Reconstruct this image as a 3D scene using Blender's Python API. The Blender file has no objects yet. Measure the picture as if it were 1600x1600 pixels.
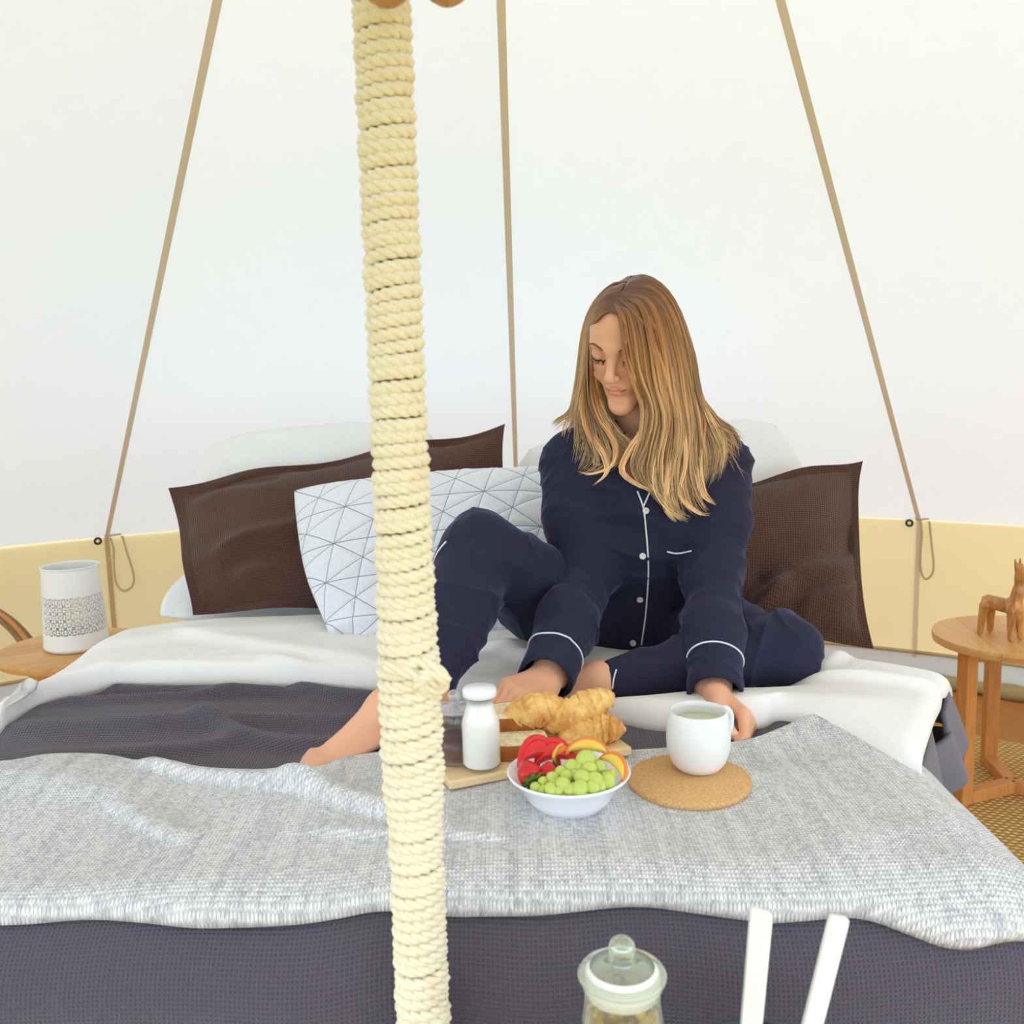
import bpy, bmesh, math, random
import numpy as np
from mathutils import Vector, Matrix
from mathutils.bvhtree import BVHTree

random.seed(7); rng = np.random.default_rng(7)
S = bpy.context.scene
COL = S.collection
PI = math.pi

# ------------------------------------------------------------------ camera, sky, sun, exposure
FPX = 1500.0; PITCH = math.radians(8.0); ROLL = math.radians(1.45); CAMZ = 1.21
cam_d = bpy.data.cameras.new('camera'); cam = bpy.data.objects.new('camera', cam_d); COL.objects.link(cam)
CAMROT = Matrix.Rotation(PI/2-PITCH, 3, 'X') @ Matrix.Rotation(-ROLL, 3, 'Z')
cam.matrix_world = Matrix.Translation((0, 0, CAMZ)) @ CAMROT.to_4x4()
cam_d.sensor_width = 36; cam_d.sensor_fit = 'HORIZONTAL'; cam_d.lens = 36*FPX/1600
cam_d.clip_start = .02
cam_d.dof.use_dof = True; cam_d.dof.focus_distance = 1.6; cam_d.dof.aperture_fstop = 9.0
S.camera = cam

world = bpy.data.worlds.new('overcast_sky'); S.world = world; world.use_nodes = True
bgn = world.node_tree.nodes['Background']
bgn.inputs[0].default_value = (.69, .83, 1.0, 1); bgn.inputs[1].default_value = 1.0

sun_d = bpy.data.lights.new('sun', 'SUN'); sun_d.energy = 1.1; sun_d.angle = math.radians(25)
sun_d.color = (1, .985, .96)
sun = bpy.data.objects.new('sun', sun_d); COL.objects.link(sun)
sun.rotation_euler = Vector((-.66, -.22, -.72)).to_track_quat('-Z', 'Y').to_euler()

S.view_settings.view_transform = 'Standard'; S.view_settings.look = 'None'
S.view_settings.gamma = 1.0; S.view_settings.use_curve_mapping = False
S.view_settings.exposure = 1.99
S.cycles.max_bounces = 10; S.cycles.diffuse_bounces = 5; S.cycles.glossy_bounces = 2; S.cycles.transmission_bounces = 4; S.cycles.transparent_max_bounces = 24
S.cycles.use_adaptive_sampling = True; S.cycles.adaptive_threshold = .02; S.cycles.caustics_reflective = False; S.cycles.caustics_refractive = False
S.cycles.use_denoising = True

# ------------------------------------------------------------------ helpers
CR = np.array(CAMROT); CC = np.array([0, 0, CAMZ])
def ray(u, v): return CR @ np.array([(u-800)/FPX, -(v-800)/FPX, -1.0])
def at(u, v, y):                 # point seen at (u, v) at the depth y
    r = ray(u, v); return CC + r*(y/r[1])
def atz(u, v, z):                # point seen at (u, v) on the level z
    r = ray(u, v); return CC + r*((z-CAMZ)/r[2])
def lin(r, g, b):
    f = lambda c: (c/255/12.92 if c/255 <= .04045 else ((c/255+.055)/1.055)**2.4)
    return (f(r), f(g), f(b), 1)
def unit(v): v = np.asarray(v, float); return v/np.linalg.norm(v)

def tag(o, label=None, cat=None, group=None, kind=None):
    if label: o['label'] = label
    if cat: o['category'] = cat
    if group: o['group'] = group
    if kind: o['kind'] = kind
    return o
def empty(name, loc=(0, 0, 0), rz=0):
    o = bpy.data.objects.new(name, None); COL.objects.link(o); o.location = loc; o.rotation_euler = (0, 0, rz)
    o.empty_display_size = .05
    return o
def link(name, me, mat=None, parent=None, smooth=True, keep=False):
    o = bpy.data.objects.new(name, me); COL.objects.link(o)
    if mat is not None and not me.materials: me.materials.append(mat)
    if smooth and len(me.polygons):
        me.polygons.foreach_set('use_smooth', np.ones(len(me.polygons), bool))
    if parent is not None:
        o.parent = parent
        if keep:                                            # mesh given in world coordinates
            o.matrix_parent_inverse = world_of(parent).inverted()
    return o
def world_of(o):
    m = o.matrix_basis.copy()
    while o.parent is not None:
        m = o.parent.matrix_basis @ o.matrix_parent_inverse @ m; o = o.parent
    return m

class MB:
    """collects vertices and faces of one mesh"""
    def __init__(s): s.v = []; s.f = []; s.uv = None
    def add(s, V, Fs):
        n = len(s.v); s.v += [tuple(map(float, p)) for p in V]; s.f += [tuple(i+n for i in f) for f in Fs]; return s
    def box(s, lo, hi, M=None):
        V = [(x, y, z) for x in (lo[0], hi[0]) for y in (lo[1], hi[1]) for z in (lo[2], hi[2])]
        if M is not None: V = [tuple(M @ Vector(p)) for p in V]
        return s.add(V, [(0, 1, 3, 2), (4, 6, 7, 5), (0, 4, 5, 1), (2, 3, 7, 6), (0, 2, 6, 4), (1, 5, 7, 3)])
    def lathe(s, prof, n=48, c=(0, 0, 0), cap0=False, cap1=False):
        k = len(s.v); m = len(prof)
        for j in range(n):
            a = 2*PI*j/n
            for r, z in prof: s.v.append((c[0]+r*math.cos(a), c[1]+r*math.sin(a), c[2]+z))
        for j in range(n):
            a, b = k+j*m, k+((j+1) % n)*m
            for i in range(m-1): s.f.append((a+i, b+i, b+i+1, a+i+1))
        if cap0: s.f.append(tuple(k+j*m for j in range(n))[::-1])
        if cap1: s.f.append(tuple(k+j*m+m-1 for j in range(n)))
        return s
    def tube(s, P, R, n=8, caps=True, flat=None):
        P = np.asarray(P, float); m = len(P)
        R = np.full(m, R) if np.isscalar(R) else np.asarray(R, float)
        T = np.gradient(P, axis=0); T /= np.linalg.norm(T, axis=1)[:, None]+1e-12
        ref = np.array([0, 0, 1.]) if abs(T[0][2]) < .9 else np.array([1., 0, 0])
        u = np.cross(ref, T[0]); u /= np.linalg.norm(u); k = len(s.v)
        for i in range(m):
            u = u-T[i]*np.dot(u, T[i]); u /= np.linalg.norm(u)+1e-12; w = np.cross(T[i], u)
            for j in range(n):
                a = 2*PI*j/n; p = P[i]+R[i]*(math.cos(a)*u+math.sin(a)*w*(flat or 1)); s.v.append(tuple(p))
        for i in range(m-1):
            for j in range(n):
                a = k+i*n+j; b = k+i*n+(j+1) % n; s.f.append((a, b, b+n, a+n))
        if caps:
            s.f.append(tuple(range(k+n-1, k-1, -1))); s.f.append(tuple(range(k+(m-1)*n, k+m*n)))
        return s
    def mesh(s, name):
        me = bpy.data.meshes.new(name); me.from_pydata(s.v, [], s.f); me.update(); return me
    def build(s, name, mat, parent=None, smooth=True, keep=False, bevel=0):
        o = link(name, s.mesh(name), mat, parent, smooth, keep)
        if bevel:
            b = o.modifiers.new('bevel', 'BEVEL'); b.width = bevel; b.segments = 3; b.limit_method = 'ANGLE'; b.angle_limit = .7
        return o

def grid_mesh(name, P, UV=None, mat=None, parent=None, closed_u=False, keep=False, flip=False):
    P = np.asarray(P, float); n, m = P.shape[:2]
    idx = np.arange(n*m).reshape(n, m)
    if closed_u: idx = np.vstack([idx, idx[:1]])
    q = np.stack([idx[:-1, :-1], idx[1:, :-1], idx[1:, 1:], idx[:-1, 1:]], -1).reshape(-1, 4)
    if flip: q = q[:, ::-1]
    me = raw_mesh(name, P.reshape(-1, 3), q)
    if UV is not None:
        uv = np.asarray(UV, float).reshape(-1, 2)[q.reshape(-1) % (n*m)]
        l = me.uv_layers.new(name='UVMap'); l.data.foreach_set('uv', uv.astype(np.float32).reshape(-1))
    return link(name, me, mat, parent, True, keep)
def raw_mesh(name, V, Q):
    V = np.ascontiguousarray(V, np.float32); Q = np.ascontiguousarray(Q, np.int32); k = Q.shape[1]
    me = bpy.data.meshes.new(name)
    me.vertices.add(len(V)); me.vertices.foreach_set('co', V.reshape(-1))
    me.loops.add(Q.size); me.loops.foreach_set('vertex_index', Q.reshape(-1))
    me.polygons.add(len(Q)); me.polygons.foreach_set('loop_start', np.arange(0, Q.size, k, dtype=np.int32))
    me.update(calc_edges=True); me.validate(); return me
def vcol(me, C, name='tint'):
    a = me.attributes.new(name, 'FLOAT_COLOR', 'POINT')
    c = np.ones((len(me.vertices), 4), np.float32); c[:, :3] = C; a.data.foreach_set('color', c.reshape(-1))

def wob(x, y, f, seed, n=6):
    """smooth pseudo-noise, about -1..1"""
    r = np.random.default_rng(seed); o = np.zeros_like(np.asarray(x, float)+0*np.asarray(y, float))
    for i in range(n):
        a = r.uniform(0, 2*PI); k = f*r.uniform(.6, 1.6)
        o = o+np.sin(k*(np.cos(a)*x+np.sin(a)*y)+r.uniform(0, 2*PI)+.6*np.sin(.7*k*(np.sin(a)*x-np.cos(a)*y)+r.uniform(0, 6)))
    return o/n*1.4
def spline(P, n):
    """Catmull-Rom through P"""
    P = np.asarray(P, float); m = len(P)
    Q = np.vstack([2*P[0]-P[1], P, 2*P[-1]-P[-2]]); t = np.linspace(0, m-1, n); i = np.minimum(t.astype(int), m-2); f = (t-i)[:, None]
    a, b, c, d = Q[i], Q[i+1], Q[i+2], Q[i+3]
    return .5*((2*b)+(-a+c)*f+(2*a-5*b+4*c-d)*f**2+(-a+3*b-3*c+d)*f**3)

# ---- signed distance fields and their surface
class Field:
    def __init__(s, lo, hi, h):
        s.lo = np.array(lo, float); s.h = h; s.n = np.ceil((np.array(hi)-s.lo)/h).astype(int)+1
        s.a = np.full(s.n, .25, np.float32)
    def _sub(s, lo, hi):
        i0 = np.clip(np.floor((lo-s.lo)/s.h).astype(int), 0, s.n); i1 = np.clip(np.ceil((hi-s.lo)/s.h).astype(int)+1, 0, s.n)
        if (i1 <= i0).any(): return None, None
        ax = [s.lo[k]+s.h*np.arange(i0[k], i1[k]) for k in range(3)]
        X = np.meshgrid(*ax, indexing='ij')
        return tuple(slice(i0[k], i1[k]) for k in range(3)), np.stack(X, -1).astype(np.float32)
    def _comb(s, sl, d, k, cut):
        A = s.a[sl]
        if cut: A, d = -A, d
        if k > 0:
            h = np.clip(.5+.5*(A-d)/k, 0, 1); r = A*(1-h)+d*h-k*h*(1-h)
        else: r = np.minimum(A, d)
        s.a[sl] = -r if cut else r
    def cap(s, a, b, ra, rb, k=.01, cut=False):
        a = np.asarray(a, float); b = np.asarray(b, float); R = max(ra, rb)+k*1.5+3*s.h
        sl, X = s._sub(np.minimum(a, b)-R, np.maximum(a, b)+R)
        if sl is None: return s
        ab = (b-a).astype(np.float32); pa = X-a.astype(np.float32)
        t = np.clip((pa@ab)/max(float(ab@ab), 1e-12), 0, 1)
        d = np.linalg.norm(pa-t[..., None]*ab, axis=-1)-(ra+(rb-ra)*t); s._comb(sl, d, k, cut); return s
    def chain(s, P, R, k=.01, cut=False):
        for i in range(len(P)-1): s.cap(P[i], P[i+1], R[i], R[i+1], k, cut)
        return s
    def ell(s, c, r, B=None, k=.01, cut=False):
        c = np.asarray(c, float); r = np.asarray(r, float); R = r.max()+k*1.5+3*s.h
        sl, X = s._sub(c-R, c+R)
        if sl is None: return s
        q = (X-c.astype(np.float32))
        if B is not None: q = q@np.asarray(B, np.float32)      # columns of B are the local axes
        q0 = np.linalg.norm(q/r.astype(np.float32), axis=-1); q1 = np.linalg.norm(q/(r*r).astype(np.float32), axis=-1)
        d = q0*(q0-1)/np.maximum(q1, 1e-6); s._comb(sl, d, k, cut); return s
    def loft(s, a, b, ra, rb, side, k=.01, cut=False):
        """elliptical cone a->b; ra, rb = (half width along side, half depth)"""
        a = np.asarray(a, float); b = np.asarray(b, float); R = max(*ra, *rb)+k*1.5+3*s.h
        sl, X = s._sub(np.minimum(a, b)-R, np.maximum(a, b)+R)
        if sl is None: return s
        ab = b-a; L = np.linalg.norm(ab); w = ab/L; sd = np.asarray(side, float); sd = unit(sd-w*np.dot(sd, w)); dp = np.cross(w, sd)
        pa = X-a.astype(np.float32); z = pa@w.astype(np.float32); t = np.clip(z/L, 0, 1)
        rw = ra[0]+(rb[0]-ra[0])*t; rd = ra[1]+(rb[1]-ra[1])*t; m = np.minimum(rw, rd)
        ex = (z-t*L)
        q = np.sqrt(((pa@sd.astype(np.float32))/rw)**2+((pa@dp.astype(np.float32))/rd)**2+(ex/m)**2)
        s._comb(sl, (q-1)*m*.9, k, cut); return s
    def surf(s, smooth=1):
        A = s.a; neg = A < 0; n = s.n
        nx, ny, nz = n-1
        acc = np.zeros((nx, ny, nz), np.int8)
        for dx in (0, 1):
            for dy in (0, 1):
                for dz in (0, 1): acc += neg[dx:dx+nx, dy:dy+ny, dz:dz+nz]
        ci = np.argwhere((acc > 0) & (acc < 8)); del acc
        vid = np.full((nx, ny, nz), -1, np.int32); vid[tuple(ci.T)] = np.arange(len(ci))
        C = {}
        for dx in (0, 1):
            for dy in (0, 1):
                for dz in (0, 1): C[dx, dy, dz] = A[ci[:, 0]+dx, ci[:, 1]+dy, ci[:, 2]+dz].astype(np.float64)
        pos = np.zeros((len(ci), 3)); cnt = np.zeros(len(ci))
        for ax in range(3):
            for o1 in (0, 1):
                for o2 in (0, 1):
                    k0 = [o1, o2]; k0.insert(ax, 0); k1 = [o1, o2]; k1.insert(ax, 1)
                    a, b = C[tuple(k0)], C[tuple(k1)]; m = (a < 0) != (b < 0)
                    t = np.where(m, a/np.where(a == b, 1, a-b), 0)
                    p = np.tile(np.array(k0, float), (len(ci), 1)); p[:, ax] = t
                    pos += p*m[:, None]; cnt += m
        V = s.lo+s.h*(ci+pos/cnt[:, None])
        Q = []
        for ax in range(3):
            e1, e2 = [k for k in range(3) if k != ax]
            sl0 = [slice(None)]*3; sl1 = [slice(None)]*3; sl0[ax] = slice(0, -1); sl1[ax] = slice(1, None)
            n0, n1 = neg[tuple(sl0)], neg[tuple(sl1)]
            E_ = np.argwhere(n0 != n1); ok = (E_[:, e1] > 0) & (E_[:, e2] > 0) & (E_[:, e1] < n[e1]-1) & (E_[:, e2] < n[e2]-1); E_ = E_[ok]
            def g(d1, d2):
                k = E_.copy(); k[:, e1] -= d1; k[:, e2] -= d2; return vid[tuple(k.T)]
            q = np.stack([g(0, 0), g(1, 0), g(1, 1), g(0, 1)], 1)
            fl = n0[tuple(E_.T)] if ax != 1 else ~n0[tuple(E_.T)]
            q[fl] = q[fl][:, ::-1]; Q.append(q[:, ::-1] if False else q)
        Q = np.vstack(Q); Q = Q[(Q >= 0).all(1)]
        for _ in range(smooth): V = relax(V, Q)
        # make the faces look outwards
        a, b, c = V[Q[:, 0]], V[Q[:, 1]], V[Q[:, 2]]
        vol = np.einsum('ij,ij->i', a, np.cross(b, c)).sum()
        if vol < 0: Q = Q[:, ::-1]
        return V, Q
def relax(V, Q, w=.5):
    A = np.zeros_like(V); N = np.zeros(len(V))
    for i in range(4):
        for j in (1, 3):
            np.add.at(A, Q[:, i], V[Q[:, (i+j) % 4]]); np.add.at(N, Q[:, i], 1)
    return V*(1-w)+w*A/np.maximum(N, 1)[:, None]
def vnormals(V, Q):
    n = np.cross(V[Q[:, 2]]-V[Q[:, 0]], V[Q[:, 3]]-V[Q[:, 1]]); N = np.zeros_like(V)
    for i in range(4): np.add.at(N, Q[:, i], n)
    return N/(np.linalg.norm(N, axis=1)[:, None]+1e-12)

# ------------------------------------------------------------------ materials
class NT:
    """tiny node-graph writer"""
    def __init__(s, name):
        s.m = bpy.data.materials.new(name); s.m.use_nodes = True; s.t = s.m.node_tree; s.n = s.t.nodes; s.b = s.n['Principled BSDF']; s.o = s.n['Material Output']
    def node(s, typ, ins=None, **kw):
        nd = s.n.new(typ)
        for k, v in kw.items(): setattr(nd, k, v)
        for k, v in (ins or {}).items(): s.set(nd.inputs[k], v)
        return nd
    def set(s, sock, v):
        if isinstance(v, bpy.types.NodeSocket): s.t.links.new(v, sock)
        else: sock.default_value = v
    def math(s, op, a, b=0, c=None):
        nd = s.n.new('ShaderNodeMath'); nd.operation = op; s.set(nd.inputs[0], a); s.set(nd.inputs[1], b)
        if c is not None: s.set(nd.inputs[2], c)
        return nd.outputs[0]
    def mix(s, f, a, b):
        nd = s.n.new('ShaderNodeMix'); nd.data_type = 'RGBA'; s.set(nd.inputs[0], f); s.set(nd.inputs[6], a); s.set(nd.inputs[7], b); return nd.outputs[2]
    def noise(s, scale, vec=None, detail=4, rough=.55, dist=0):
        nd = s.node('ShaderNodeTexNoise', {'Scale': scale, 'Detail': detail, 'Roughness': rough, 'Distortion': dist})
        if vec is not None: s.set(nd.inputs['Vector'], vec)
        return nd.outputs['Fac']
    def ramp(s, f, lo, hi, a=0., b=1.):
        nd = s.node('ShaderNodeMapRange', {'Value': f, 'From Min': lo, 'From Max': hi, 'To Min': a, 'To Max': b}); nd.clamp = True; return nd.outputs[0]
    def coord(s, which='Object'): return s.node('ShaderNodeTexCoord').outputs[which]
    def scaled(s, vec, sc, rot=(0, 0, 0)):
        nd = s.node('ShaderNodeMapping', {'Vector': vec, 'Scale': sc, 'Rotation': rot}); return nd.outputs[0]
    def xyz(s, vec):
        nd = s.node('ShaderNodeSeparateXYZ', {0: vec}); return nd.outputs
    def bump(s, h, dist, strength=1.0):
        nd = s.node('ShaderNodeBump', {'Height': h, 'Distance': dist, 'Strength': strength}); s.set(s.b.inputs['Normal'], nd.outputs[0]); return nd.outputs[0]
    def base(s, c): s.set(s.b.inputs['Base Color'], c)
    def fin(s, rough=.7, spec=.3, **kw):
        s.set(s.b.inputs['Roughness'], rough); s.set(s.b.inputs['Specular IOR Level'], spec)
        for k, v in kw.items(): s.set(s.b.inputs[k], v)
        return s.m

def m_plain(name, c, rough=.6, spec=.3, var=.06, scale=30, bump=0, **kw):
    t = NT(name); n = t.noise(scale, t.coord())
    d = tuple(x*(1-var*2) for x in c[:3])+(1,); u = tuple(min(1, x*(1+var)) for x in c[:3])+(1,)
    t.base(t.mix(n, d, u))
    if bump: t.bump(n, bump)
    return t.fin(rough, spec, **kw)
def m_cloth(name, c, cell=.0016, bump=.0004, var=.08):
    """plain weave"""
    t = NT(name); v = t.xyz(t.coord('Object')); k = 2*PI/cell
    n = t.noise(60, t.coord()); n2 = t.noise(6, t.coord())
    h = t.math('MULTIPLY', t.math('SINE', t.math('MULTIPLY', t.math('ADD', v[0], v[1]), k)), t.math('SINE', t.math('MULTIPLY', v[2], k)))
    t.base(t.mix(t.math('MULTIPLY', t.math('ADD', n, n2), .5), tuple(x*(1-var) for x in c[:3])+(1,), tuple(min(1, x*(1+var)) for x in c[:3])+(1,)))
    t.bump(t.math('ADD', t.math('MULTIPLY', h, .3), n), bump)
    return t.fin(.9, .15, **{'Sheen Weight': .15})
def m_waffle(name, c, cell=.006, depth=.0011, pit=.72, sheen=.25):
    """waffle-weave cloth on UVs given in metres"""
    t = NT(name); v = t.xyz(t.coord('UV')); k = 2*PI/cell
    sx = t.math('SINE', t.math('MULTIPLY', v[0], k)); sy = t.math('SINE', t.math('MULTIPLY', v[1], k))
    h = t.math('MAXIMUM', sx, sy); n = t.noise(90, t.coord('UV')); n2 = t.noise(5, t.coord('UV'))
    hi = tuple(min(1, x*1.12) for x in c[:3])+(1,); lo = tuple(x*pit for x in c[:3])+(1,)
    cc = t.mix(t.ramp(h, -.5, .9), lo, hi)
    t.base(t.mix(t.math('MULTIPLY', n2, .35), cc, tuple(x*.8 for x in c[:3])+(1,)))
    t.bump(t.math('ADD', h, t.math('MULTIPLY', n, .3)), depth)
    return t.fin(.95, .1, **{'Sheen Weight': sheen, 'Sheen Roughness': .4})
def m_wood(name, light, dark, scale=(3, 30, 30), rough=.45, spec=.35, rot=(0, 0, 0)):
    t = NT(name); co = t.scaled(t.coord(), scale, rot)
    n = t.noise(2.2, co, 6, .6, 1.2); n2 = t.noise(9, co, 3); f = t.math('ADD', t.math('MULTIPLY', n, .75), t.math('MULTIPLY', n2, .25))
    t.base(t.mix(t.ramp(f, .3, .7), dark, light)); t.bump(n2, .0004)
    return t.fin(rough, spec)
def m_glass(name, tint=(1, 1, 1, 1), edge=.5, base=.06):
    """thin clear glass"""
    t = NT(name); tr = t.node('ShaderNodeBsdfTransparent', {'Color': tint}); gl = t.node('ShaderNodeBsdfGlossy', {'Color': (1, 1, 1, 1), 'Roughness': .03}); df = t.node('ShaderNodeBsdfDiffuse', {'Color': tint})
    lw = t.node('ShaderNodeLayerWeight', {'Blend': .35}); f = t.math('MULTIPLY', t.math('POWER', lw.outputs['Facing'], 2.0), edge)
    a = t.node('ShaderNodeMixShader', {0: .22 if base < .05 else .5}); t.set(a.inputs[1], gl.outputs[0]); t.set(a.inputs[2], df.outputs[0])
    m = t.node('ShaderNodeMixShader', {0: t.math('ADD', f, base)}); t.set(m.inputs[1], tr.outputs[0]); t.set(m.inputs[2], a.outputs[0]); t.set(t.o.inputs['Surface'], m.outputs[0]); return t.m

def m_canvas(name, c, trans, weave=.0022):
    t = NT(name); v = t.xyz(t.coord('Object')); k = 2*PI/weave
    n = t.noise(25, t.coord()); fine = t.noise(420, t.coord(), 2)
    a = tuple(x*.95 for x in c[:3])+(1,)
    col = t.mix(t.math('ADD', t.math('MULTIPLY', n, .5), t.math('MULTIPLY', fine, .5)), a, c)
    d = t.node('ShaderNodeBsdfDiffuse', {'Color': col}); tr = t.node('ShaderNodeBsdfTranslucent', {'Color': col})
    bp = t.node('ShaderNodeBump', {'Height': fine, 'Distance': .0006, 'Strength': .5}); t.set(d.inputs['Normal'], bp.outputs[0])
    mx = t.node('ShaderNodeMixShader', {0: trans}); t.set(mx.inputs[1], d.outputs[0]); t.set(mx.inputs[2], tr.outputs[0])
    t.set(t.o.inputs['Surface'], mx.outputs[0]); return t.m

K = {}
K['canvas'] = m_canvas('white_canvas', lin(246, 247, 247), .13)
K['canvas_tan'] = m_canvas('sand_canvas', lin(236, 210, 160), .18)
K['tape'] = m_canvas('khaki_tape', lin(232, 216, 192), .2)
K['tape_dark'] = m_canvas('brown_tape', lin(208, 178, 138), .15)
K['white_pvc'] = m_plain('white_hem', lin(238, 240, 236), .7, .2, .03)
K['khaki_pvc'] = m_plain('khaki_hem', lin(172, 150, 105), .6, .3, .1, 20)
K['floor'] = m_plain('tan_groundsheet', lin(176, 120, 66), .8, .2, .12, 14, .002)
K['black_metal'] = m_plain('black_metal', lin(30, 28, 28), .35, .5)
K['cord'] = m_plain('beige_cord', lin(205, 185, 145), .9, .1, .1, 200)

def m_rug():
    t = NT('jute'); v = t.xyz(t.scaled(t.coord(), (1, 1, 1), (0, 0, .35)))
    row = t.math('MULTIPLY', v[1], 2*PI/.017)
    alt = t.math('FLOOR', t.math('DIVIDE', v[1], .017)); x = t.math('ADD', t.math('MULTIPLY', v[0], 2*PI/.021), t.math('MULTIPLY', alt, PI))
    n = t.noise(45, t.coord()); fib = t.noise(260, t.coord(), 3)
    x = t.math('ADD', x, t.math('MULTIPLY', n, 2.5))
    h = t.math('MULTIPLY', t.math('ABSOLUTE', t.math('SINE', t.math('MULTIPLY', row, .5))), t.math('ADD', .65, t.math('MULTIPLY', t.math('SINE', x), .35)))
    h = t.math('ADD', h, t.math('MULTIPLY', fib, .35))
    c = t.mix(t.ramp(h, .25, 1.05), lin(150, 108, 58), lin(244, 212, 144)); c = t.mix(t.ramp(n, .4, .75, 0, .45), c, lin(196, 142, 78))
    t.base(c); t.bump(h, .006); return t.fin(.95, .1)
K['rug'] = m_rug()

def m_rope():
    t = NT('sisal_rope'); n = t.noise(40, t.coord()); f = t.noise(500, t.scaled(t.coord(), (1, 1, 3)), 3)
    c = t.mix(t.ramp(f, .3, .7), lin(242, 228, 190), lin(255, 252, 236)); c = t.mix(t.ramp(n, .55, .75, 0, .35), c, lin(238, 218, 174))
    t.base(c); t.bump(f, .0008); return t.fin(.9, .15, **{'Sheen Weight': .2})
K['rope'] = m_rope()
K['pole'] = m_wood('pole_wood', lin(150, 110, 70), lin(96, 66, 40))
K['knob'] = m_wood('knob_wood', lin(212, 168, 112), lin(172, 124, 74), (20, 6, 20))
K['sheet'] = m_cloth('white_sheet', lin(240, 241, 242))
K['pillow_white'] = m_cloth('white_pillowcase', lin(240, 240, 240))
K['duvet'] = m_waffle('charcoal_waffle', lin(92, 86, 97), .0050, .0008, .86, .3)
K['cream'] = m_cloth('cream_cotton', lin(246, 245, 242), .0014, .0004, .05)
K['flange'] = m_cloth('grey_cotton', lin(118, 114, 124), .0014, .0004, .05)
K['brown'] = m_waffle('brown_waffle', lin(92, 64, 54), .0056, .0011, .66, .2)

def m_knit():
    t = NT('heather_knit'); uv = t.coord('UV'); v = t.xyz(uv); n = t.noise(14, uv)
    row, colw = .0052, .0044
    sk = t.math('ADD', v[1], t.math('MULTIPLY', t.math('PINGPONG', t.math('DIVIDE', v[0], colw), .5), .0044))
    a = t.math('ABSOLUTE', t.math('SINE', t.math('MULTIPLY', sk, PI/row))); b = t.math('ABSOLUTE', t.math('SINE', t.math('MULTIPLY', v[0], PI/colw)))
    h = t.math('MULTIPLY', t.math('POWER', a, .7), t.math('POWER', b, .6))
    cell = t.node('ShaderNodeTexWhiteNoise', {0: t.node('ShaderNodeCombineXYZ', {0: t.math('FLOOR', t.math('DIVIDE', v[0], colw*1.2)), 1: t.math('FLOOR', t.math('DIVIDE', v[1], row*.9))}).outputs[0]}).outputs[0]
    colr = t.noise(30, t.scaled(uv, (2.2, .12, 1)), 3); hz = t.noise(250, uv, 3, .7)
    f = t.math('ADD', t.math('MULTIPLY', cell, .16), t.math('ADD', t.math('MULTIPLY', colr, .34), t.math('MULTIPLY', hz, .56)))
    c = t.mix(t.ramp(f, .36, .62), lin(196, 197, 204), lin(255, 255, 255)); c = t.mix(t.ramp(h, .0, .4, .5, 0), c, lin(158, 158, 166))
    t.base(c); t.bump(t.math('ADD', h, t.math('MULTIPLY', n, .2)), .0022); return t.fin(.95, .1, **{'Sheen Weight': .3})
K['knit'] = m_knit()
QU, QV = .070, .084          # quilting lattice of the grey cushion
def m_quilt():
    t = NT('quilted_jersey'); uv = t.coord('UV'); v = t.xyz(uv)
    a = t.math('DIVIDE', v[0], QU); b = t.math('DIVIDE', v[1], QV); d = None
    for e in (b, t.math('MULTIPLY', t.math('ADD', a, t.math('MULTIPLY', b, .5)), 1.0), t.math('ADD', t.math('MULTIPLY', a, .5), t.math('MULTIPLY', b, -.75)), t.math('ADD', t.math('MULTIPLY', a, .5), t.math('MULTIPLY', b, 1.25))):
        q = t.math('PINGPONG', e, .5); d = q if d is None else t.math('MINIMUM', d, q)
    n = t.noise(500, t.scaled(uv, (1, .25, 1)), 3)
    c = t.mix(t.ramp(n, .3, .7), lin(218, 220, 230), lin(238, 240, 246))
    t.base(t.mix(t.ramp(d, .006, .016, 1, 0), c, lin(126, 132, 150))); t.bump(n, .0005); return t.fin(.9, .15, **{'Sheen Weight': .2})
K['quilt'] = m_quilt()
K['table_wood'] = m_wood('oak', lin(232, 186, 122), lin(206, 152, 88), (4, 34, 34))
K['table_wood_b'] = m_wood('oak_b', lin(226, 174, 108), lin(198, 140, 78), (4, 30, 34))
K['leg_wood'] = m_wood('oak_leg', lin(214, 150, 84), lin(186, 118, 58), (30, 30, 3))
K['horse_wood'] = m_wood('olive_wood', lin(226, 168, 92), lin(140, 72, 30), (26, 26, 5), .3, .5)
K['ceramic'] = m_plain('white_ceramic', lin(240, 239, 237), .55, .3, .01)
K['porcelain'] = m_plain('white_porcelain', lin(245, 246, 250), .15, .5, .005)
K['mug'] = m_plain('matt_mug', lin(236, 237, 238), .35, .4, .01)
K['tea'] = m_plain('pale_tea', lin(205, 206, 180), .08, .5, .02)
def m_cork():
    t = NT('cork'); n = t.noise(420, t.coord(), 3); v = t.node('ShaderNodeTexVoronoi', {'Vector': t.coord(), 'Scale': 420.}).outputs['Color']
    c = t.mix(t.ramp(n, .32, .68), lin(204, 154, 98), lin(232, 190, 134)); c = t.mix(.22, c, t.mix(t.xyz(v)[0], lin(160, 108, 60), lin(240, 204, 150)))
    t.base(c); t.bump(n, .0008); return t.fin(.85, .2)
K['cork'] = m_cork()
K['board'] = m_wood('maple_board', lin(244, 222, 180), lin(228, 194, 138), (4, 26, 26))
K['glass'] = m_glass('clear_glass', (1, 1, 1, 1), .25, .03); K['glass_g'] = m_glass('greenish_glass', lin(246, 250, 244), .7, .08); K['glass_lid'] = m_glass('thick_greenish_glass', lin(238, 244, 232), .9, .26); K['glass_lid_c'] = m_glass('thick_clear_glass', lin(240, 242, 246), .9, .24)
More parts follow.
